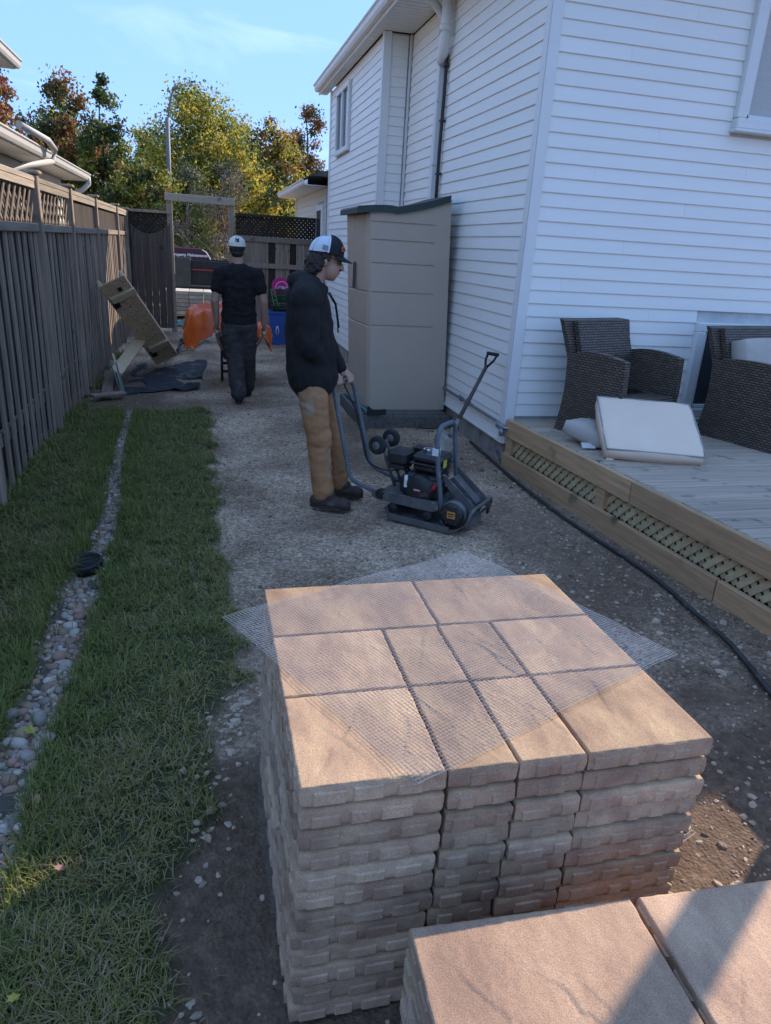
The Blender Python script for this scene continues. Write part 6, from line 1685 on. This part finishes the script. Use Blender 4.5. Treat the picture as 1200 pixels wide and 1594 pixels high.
G_DRY = leaf_mat('grass_dry', (.22, .165, .085), (.36, .27, .145), .2)
def blades(name, x, y, length, lean, width, mi, mats):
    n = len(x); z = ground_z(x, y) - .004
    az = rng.uniform(0, 6.283, n); dx, dy = np.cos(az), np.sin(az); px, py = -dy, dx
    def ring(f, w, bend):
        h = length * f; o = length * bend * lean
        c = np.stack([x + dx * o, y + dy * o, z + h * (1 - .55 * lean * f)], 1)
        s = np.stack([px * w * width / 2, py * w * width / 2, np.zeros(n)], 1)
        return c - s, c + s
    a0, a1 = ring(0, 1.0, 0); b0_, b1_ = ring(.5, .85, .35); c0, c1 = ring(.85, .5, .80)
    tip = np.stack([x + dx * length * lean * 1.15, y + dy * length * lean * 1.15, z + length * (1 - .62 * lean)], 1)
    V = np.stack([a0, a1, b0_, b1_, c0, c1, tip], 1).reshape(-1, 3)
    base = (np.arange(n) * 7)[:, None]
    T = np.array([(0, 1, 3), (0, 3, 2), (2, 3, 5), (2, 5, 4), (4, 5, 6)])
    F = (T[None] + base[:, :, None]).reshape(-1, 3)
    return np_mesh(name, V, F, mats, np.repeat(mi, 5))
n = 175000
yy = 1.0 + 6.9 * rng.random(n) ** 1.55; xx = rng.uniform(-1.38, .25, n)
lm = lawn_mask(xx, yy)
patch = vnoise(xx * 3.2, yy * 3.2, 31); fine = vnoise(xx * 11, yy * 11, 32)
edge_d = interp(LAWN_EDGE, yy) - xx
thin = np.where((edge_d < .30) & (yy < 2.9), .45 + .55 * np.clip(edge_d / .30, 0, 1), 1.0) * np.clip(.15 + 1.5 * fine * (.45 + .9 * vnoise(xx * 5, yy * 5, 33)), .12, 1)
keep = (rng.random(n) < lm * thin)
# a few tufts straggling over the strip and the soil edge
strag = (rng.random(n) < .018) & (lm < .3) & (edge_d > -.12) & (yy < 7.4)
keep |= strag
xx, yy, patch, fine, edge_d = xx[keep], yy[keep], patch[keep], fine[keep], edge_d[keep]
n = len(xx)
# lush left of the stones and beside them; worn and dry towards the soil
sd_ = np.abs(xx - interp(STRIP, yy)); lush = np.clip(1 - (sd_ - .1) / .22, 0, 1); leftside = (xx < interp(STRIP, yy))
dryness = np.clip(.27 + .62 * sstep(3.0, 1.4, yy) * (1 - lush) * (~leftside) + .75 * sstep(.35, .0, edge_d) * sstep(3.2, 2.2, yy) + .35 * sstep(.55, .8, patch) - .25 * lush, 0.02, .85)
rr_ = rng.random(n); mi = np.where(rr_ < dryness * .46, 2, np.where(rr_ < .25 + dryness * .9, 1, 0)).astype(np.int32)
length = (.022 + .040 * rng.random(n)) * (1 + .55 * lush) * np.where(leftside, 1.25, 1.0) * (.8 + .5 * fine)
lean_ = np.clip(rng.normal(.72, .28, n) - .25 * lush, .1, 1.25)
width = rng.uniform(.0018, .0046, n) * np.clip(.75 + yy / 6, .8, 1.6)
tag(blades('grass', xx, yy, length, lean_, width, mi, [G_GREEN, G_OLIVE, G_DRY]), 'shaded lawn grass either side of the stone strip', 'grass', kind='stuff')
# weeds at the foot of the fence and by the boards
n = 2600
yy = rng.uniform(4.5, 11.5, n); xx = -1.30 + np.abs(rng.normal(0, .07, n)) + np.where(yy > 7.6, .05 * rng.random(n), 0)
k = vnoise(xx * 0, yy * 2.3, 44) > .45; xx, yy = xx[k], yy[k]; n = len(xx)
tag(blades('weeds', xx, yy, rng.uniform(.05, .13, n), np.clip(rng.normal(.6, .3, n), .1, 1.2), rng.uniform(.006, .013, n), rng.choice(3, n, p=[.6, .3, .1]).astype(np.int32), [G_GREEN, G_OLIVE, G_DRY]), 'leafy weeds along the foot of the left fence', 'weeds', kind='stuff')
# fallen leaves
LEAFM = [mat('leaf_tan', (.42, .25, .10), (.33, .19, .08), rough=.7), mat('leaf_yellow', (.40, .36, .06), (.33, .30, .05), rough=.7), mat('leaf_pink', (.35, .17, .13), rough=.7)]
def fallen(x, y, s, m_, rz, label):
    pts = [(0, -1), (.28, -.55), (.75, -.35), (.5, .05), (.7, .5), (.25, .45), (0, 1), (-.25, .45), (-.7, .5), (-.5, .05), (-.75, -.35), (-.28, -.55)]
    z = float(ground_z(np.array([x]), np.array([y]))[0]) + .035
    mb = MB(); c, s_ = math.cos(rz), math.sin(rz)
    top = [(x + s * (a * c - b_ * s_), y + s * (a * s_ + b_ * c), z + s * .28 * abs(a) + .004 * b_) for a, b_ in pts]
    nn = len(top); mb.add(top + [(a, b_, q - .0012) for a, b_, q in top], [tuple(range(nn)), tuple(reversed(range(nn, 2 * nn)))] + [(i, nn + i, nn + (i + 1) % nn, (i + 1) % nn) for i in range(nn)])
    o = mb.build('fallen_leaf', m_); tag(o, label, 'leaf')
fallen(-.549, 1.96, .020, LEAFM[0], .4, 'tan fallen leaf on the grass close to the stones')
fallen(-.434, 1.661, .016, LEAFM[2], 1.2, 'small pinkish fallen leaf on the worn grass')
fallen(-.472, 1.300, .018, LEAFM[1], 2.2, 'yellow green fallen leaf in the bottom left grass')
fallen(-.655, 2.37, .028, LEAFM[1], .9, 'yellow fallen leaf lying on the river stones')

# ------------------------------------------------------------------ trees beyond the fences
BARK = mat('bark', (.085, .07, .058), (.05, .042, .036), (30, 30, 6), .9, .5, 60)
BIRCH = mat('pale_bark', (.42, .40, .37), (.26, .24, .22), (20, 20, 30), .85, .3, 60)
def tree(name, label, x, y, h, rx, z0, cols, nleaf, seed, leaf=.135, squash=1.0, group='trees beyond the fence', bark=None, clumps=None, cat='tree', trans=.4, twigs=0):
    r = np.random.default_rng(seed); rnd = random.Random(seed)
    t = empty(name, (x, y, 0)); tag(t, label, cat, group)
    bark = bark or BARK
    mb = MB(); top = Vector((x + rnd.uniform(-.2, .2), y, h * .92)); tr = max(.05, h * .014)
    trunk = [Vector((x + .10 * math.sin(k * 1.3 + seed), y + .1 * math.cos(k * 1.7 + seed), h * .92 * k / 7)) for k in range(8)]
    mb.tube(trunk, [tr * (1 - .85 * k / 7) for k in range(8)], 8); mb.build('trunk', bark, t)
    ccz = (z0 + h) / 2; hz = (h - z0) / 2
    nc = clumps or max(18, nleaf // 120)
    nleaf = int(nleaf * 1.45)
    # clump centres: crown volume with an uneven outline, tapering to the top
    C_ = []
    while len(C_) < nc:
        u = r.normal(0, 1, 3); u /= np.linalg.norm(u); rad = r.random() ** .42
        lob = 1 + .30 * mnoise.noise(Vector((u[0] * 1.7 + seed, u[1] * 1.7, u[2] * 1.7))) + .18 * mnoise.noise(Vector((u[0] * 4 + seed, u[1] * 4, u[2] * 4)))
        p = u * rad * lob; zz = p[2]
        k = 1.0 if zz < .1 else max(.25, 1 - .62 * (zz - .1)) 
        C_.append((x + p[0] * rx * k, y + p[1] * rx * squash * k, ccz + zz * hz))
    C_ = np.array(C_)
    # limbs: tapered, from the trunk out to some clumps
    for q in range(min(nc, 15 + twigs)):
        c = Vector(C_[q]); zb = max(h * .12, min(h * .85, c.z - (abs(c.x - x) + .3) * rnd.uniform(.5, 1.0))); f = zb / (h * .92); i = min(6, int(f * 7)); s = trunk[i].lerp(trunk[i + 1], f * 7 - i)
        mid = s.lerp(c, .5) + Vector((0, 0, .12)); mb = MB(); r0 = tr * (1 - .8 * f) * .55 + .008; mb.tube([s, mid, c], [r0, r0 * .6, r0 * .2], 6); mb.build('limb', bark, t)
    if nleaf:
        per = r.integers(0, nc, nleaf); sig = rx * .09 + .05
        P = C_[per] + r.normal(0, 1, (nleaf, 3)) * sig * (.7 + .6 * r.random((nc, 1)))[per] * np.array([1, 1, .85])
        d1 = r.normal(0, 1, (nleaf, 3)); d1 /= np.linalg.norm(d1, axis=1)[:, None]; d2 = r.normal(0, 1, (nleaf, 3)); d2 -= d1 * (d1 * d2).sum(1)[:, None]; d2 /= np.linalg.norm(d2, axis=1)[:, None]
        s1 = (leaf * r.uniform(.6, 1.25, nleaf))[:, None]; s2 = s1 * .62
        V = np.stack([P - d1 * s1 * .55, P + d2 * s2 * .5, P + d1 * s1 * .55, P - d2 * s2 * .5], 1).reshape(-1, 3)
        F = np.arange(nleaf * 4).reshape(-1, 4)
        # colour by clump: neighbouring leaves share a tint
        cm_ = r.choice(len(cols), nc, p=np.array([c[1] for c in cols]) / sum(c[1] for c in cols)); mi = np.where(r.random(nleaf) < .72, cm_[per], r.integers(0, len(cols), nleaf))
        np_mesh('crown', V, F, [c[0] for c in cols], mi, parent=t, off=(x, y, 0))
    return t
L_YEL = leaf_mat('leaf_gold', (.46, .33, .035), (.66, .48, .07), .45); L_YG = leaf_mat('leaf_yellow_green', (.26, .27, .04), (.42, .38, .065), .45); L_GRN = leaf_mat('leaf_green', (.08, .125, .03), (.15, .20, .045), .4)
L_DKG = leaf_mat('leaf_dark_green', (.035, .055, .02), (.07, .095, .032), .3); L_BRN = leaf_mat('leaf_russet', (.20, .095, .04), (.33, .17, .065), .35); L_RED = leaf_mat('leaf_dark_red', (.22, .035, .03), (.34, .08, .05), .35); L_GRY = leaf_mat('leaf_grey', (.13, .12, .085), (.20, .185, .13), .3)
tree('maple_tree', 'dark red and russet tree at the far left edge', -6.3, 28, 6.3, 1.5, 2.0, [(L_RED, 3), (L_BRN, 4), (L_YEL, 1), (L_DKG, 1)], 6500, 1)
tree('oak_tree', 'russet brown and green tree behind the neighbour roof', -4.7, 31, 6.9, 1.75, 1.5, [(L_BRN, 5), (L_DKG, 3), (L_YG, 1.5), (L_GRN, 2)], 12500, 2)
tree('poplar_tree', 'tall narrow dark green tree right of the russet one', -3.15, 29, 6.35, .95, 1.0, [(L_DKG, 4), (L_GRN, 3), (L_BRN, 2), (L_YG, 1)], 8500, 3)
tree('birch_tree', 'small yellowing tree left of the street lamp', -2.45, 38, 6.2, 1.25, 1.0, [(L_YG, 3), (L_BRN, 2), (L_GRN, 2), (L_YEL, 1)], 7000, 4)
tree('linden_tree', 'big golden yellow green tree behind the gateway', .15, 35, 7.9, 3.0, 1.0, [(L_YEL, 3), (L_YG, 5), (L_GRN, 3), (L_DKG, 2)], 26000, 5)
tree('ash_tree', 'brown and gold tree above the lattice fence', 3.3, 36, 6.9, 1.9, .8, [(L_BRN, 4), (L_YG, 3), (L_DKG, 3), (L_YEL, 1.5)], 14000, 6)
tree('elm_tree', 'tall dark brown tree beside the house eave', 5.3, 40, 8.7, 1.25, 2.0, [(L_BRN, 5), (L_DKG, 4)], 7500, 7)
tree('elm_tree', 'faint brown treetop behind the golden tree', 2.1, 44, 7.9, 1.8, 1.5, [(L_BRN, 3), (L_YG, 3), (L_GRN, 2)], 9000, 8)
tree('yard_tree', 'dark green tree low behind the left fence end', -1.9, 27, 4.3, 1.5, .6, [(L_DKG, 3), (L_GRN, 2), (L_BRN, 2.5), (L_YG, 1.5)], 9000, 9)
tree('yard_tree', 'gold flecked low tree right behind the lattice', 2.2, 29, 4.3, 1.7, .5, [(L_YEL, 3), (L_YG, 3), (L_DKG, 3)], 10000, 10)
tree('shrub', 'grey twiggy shrub with few leaves behind the gateway', .75, 25, 4.3, 1.25, .5, [(L_GRY, 5), (L_DKG, 2), (L_BRN, 1)], 4200, 11, leaf=.07, bark=mat('grey_bark', (.20, .185, .165), (.13, .12, .105), (30, 30, 6), .9), twigs=25, cat='shrub', group='shrubs behind the gateway')
tree('shrub', 'pale stemmed shrub seen through the gateway', -.35, 26, 3.9, 1.1, .4, [(L_DKG, 4), (L_GRY, 3), (L_GRN, 2)], 5200, 12, leaf=.08, bark=BIRCH, twigs=10, cat='shrub', group='shrubs behind the gateway')
for i, (x, y, w, h, lab) in enumerate(((-9, 50, 5.5, 5.5, 'left'), (-2, 52, 5.5, 4.6, 'middle'), (5, 50, 5.5, 5.5, 'right'))):
    tree('far_tree', 'distant green and brown tree closing the view, %s of three' % lab, x, y, h, w, .0, [(L_DKG, 4), (L_BRN, 3), (L_GRN, 3), (L_YG, 1)], 12000, 20 + i, leaf=.22, squash=.4, group='distant trees')
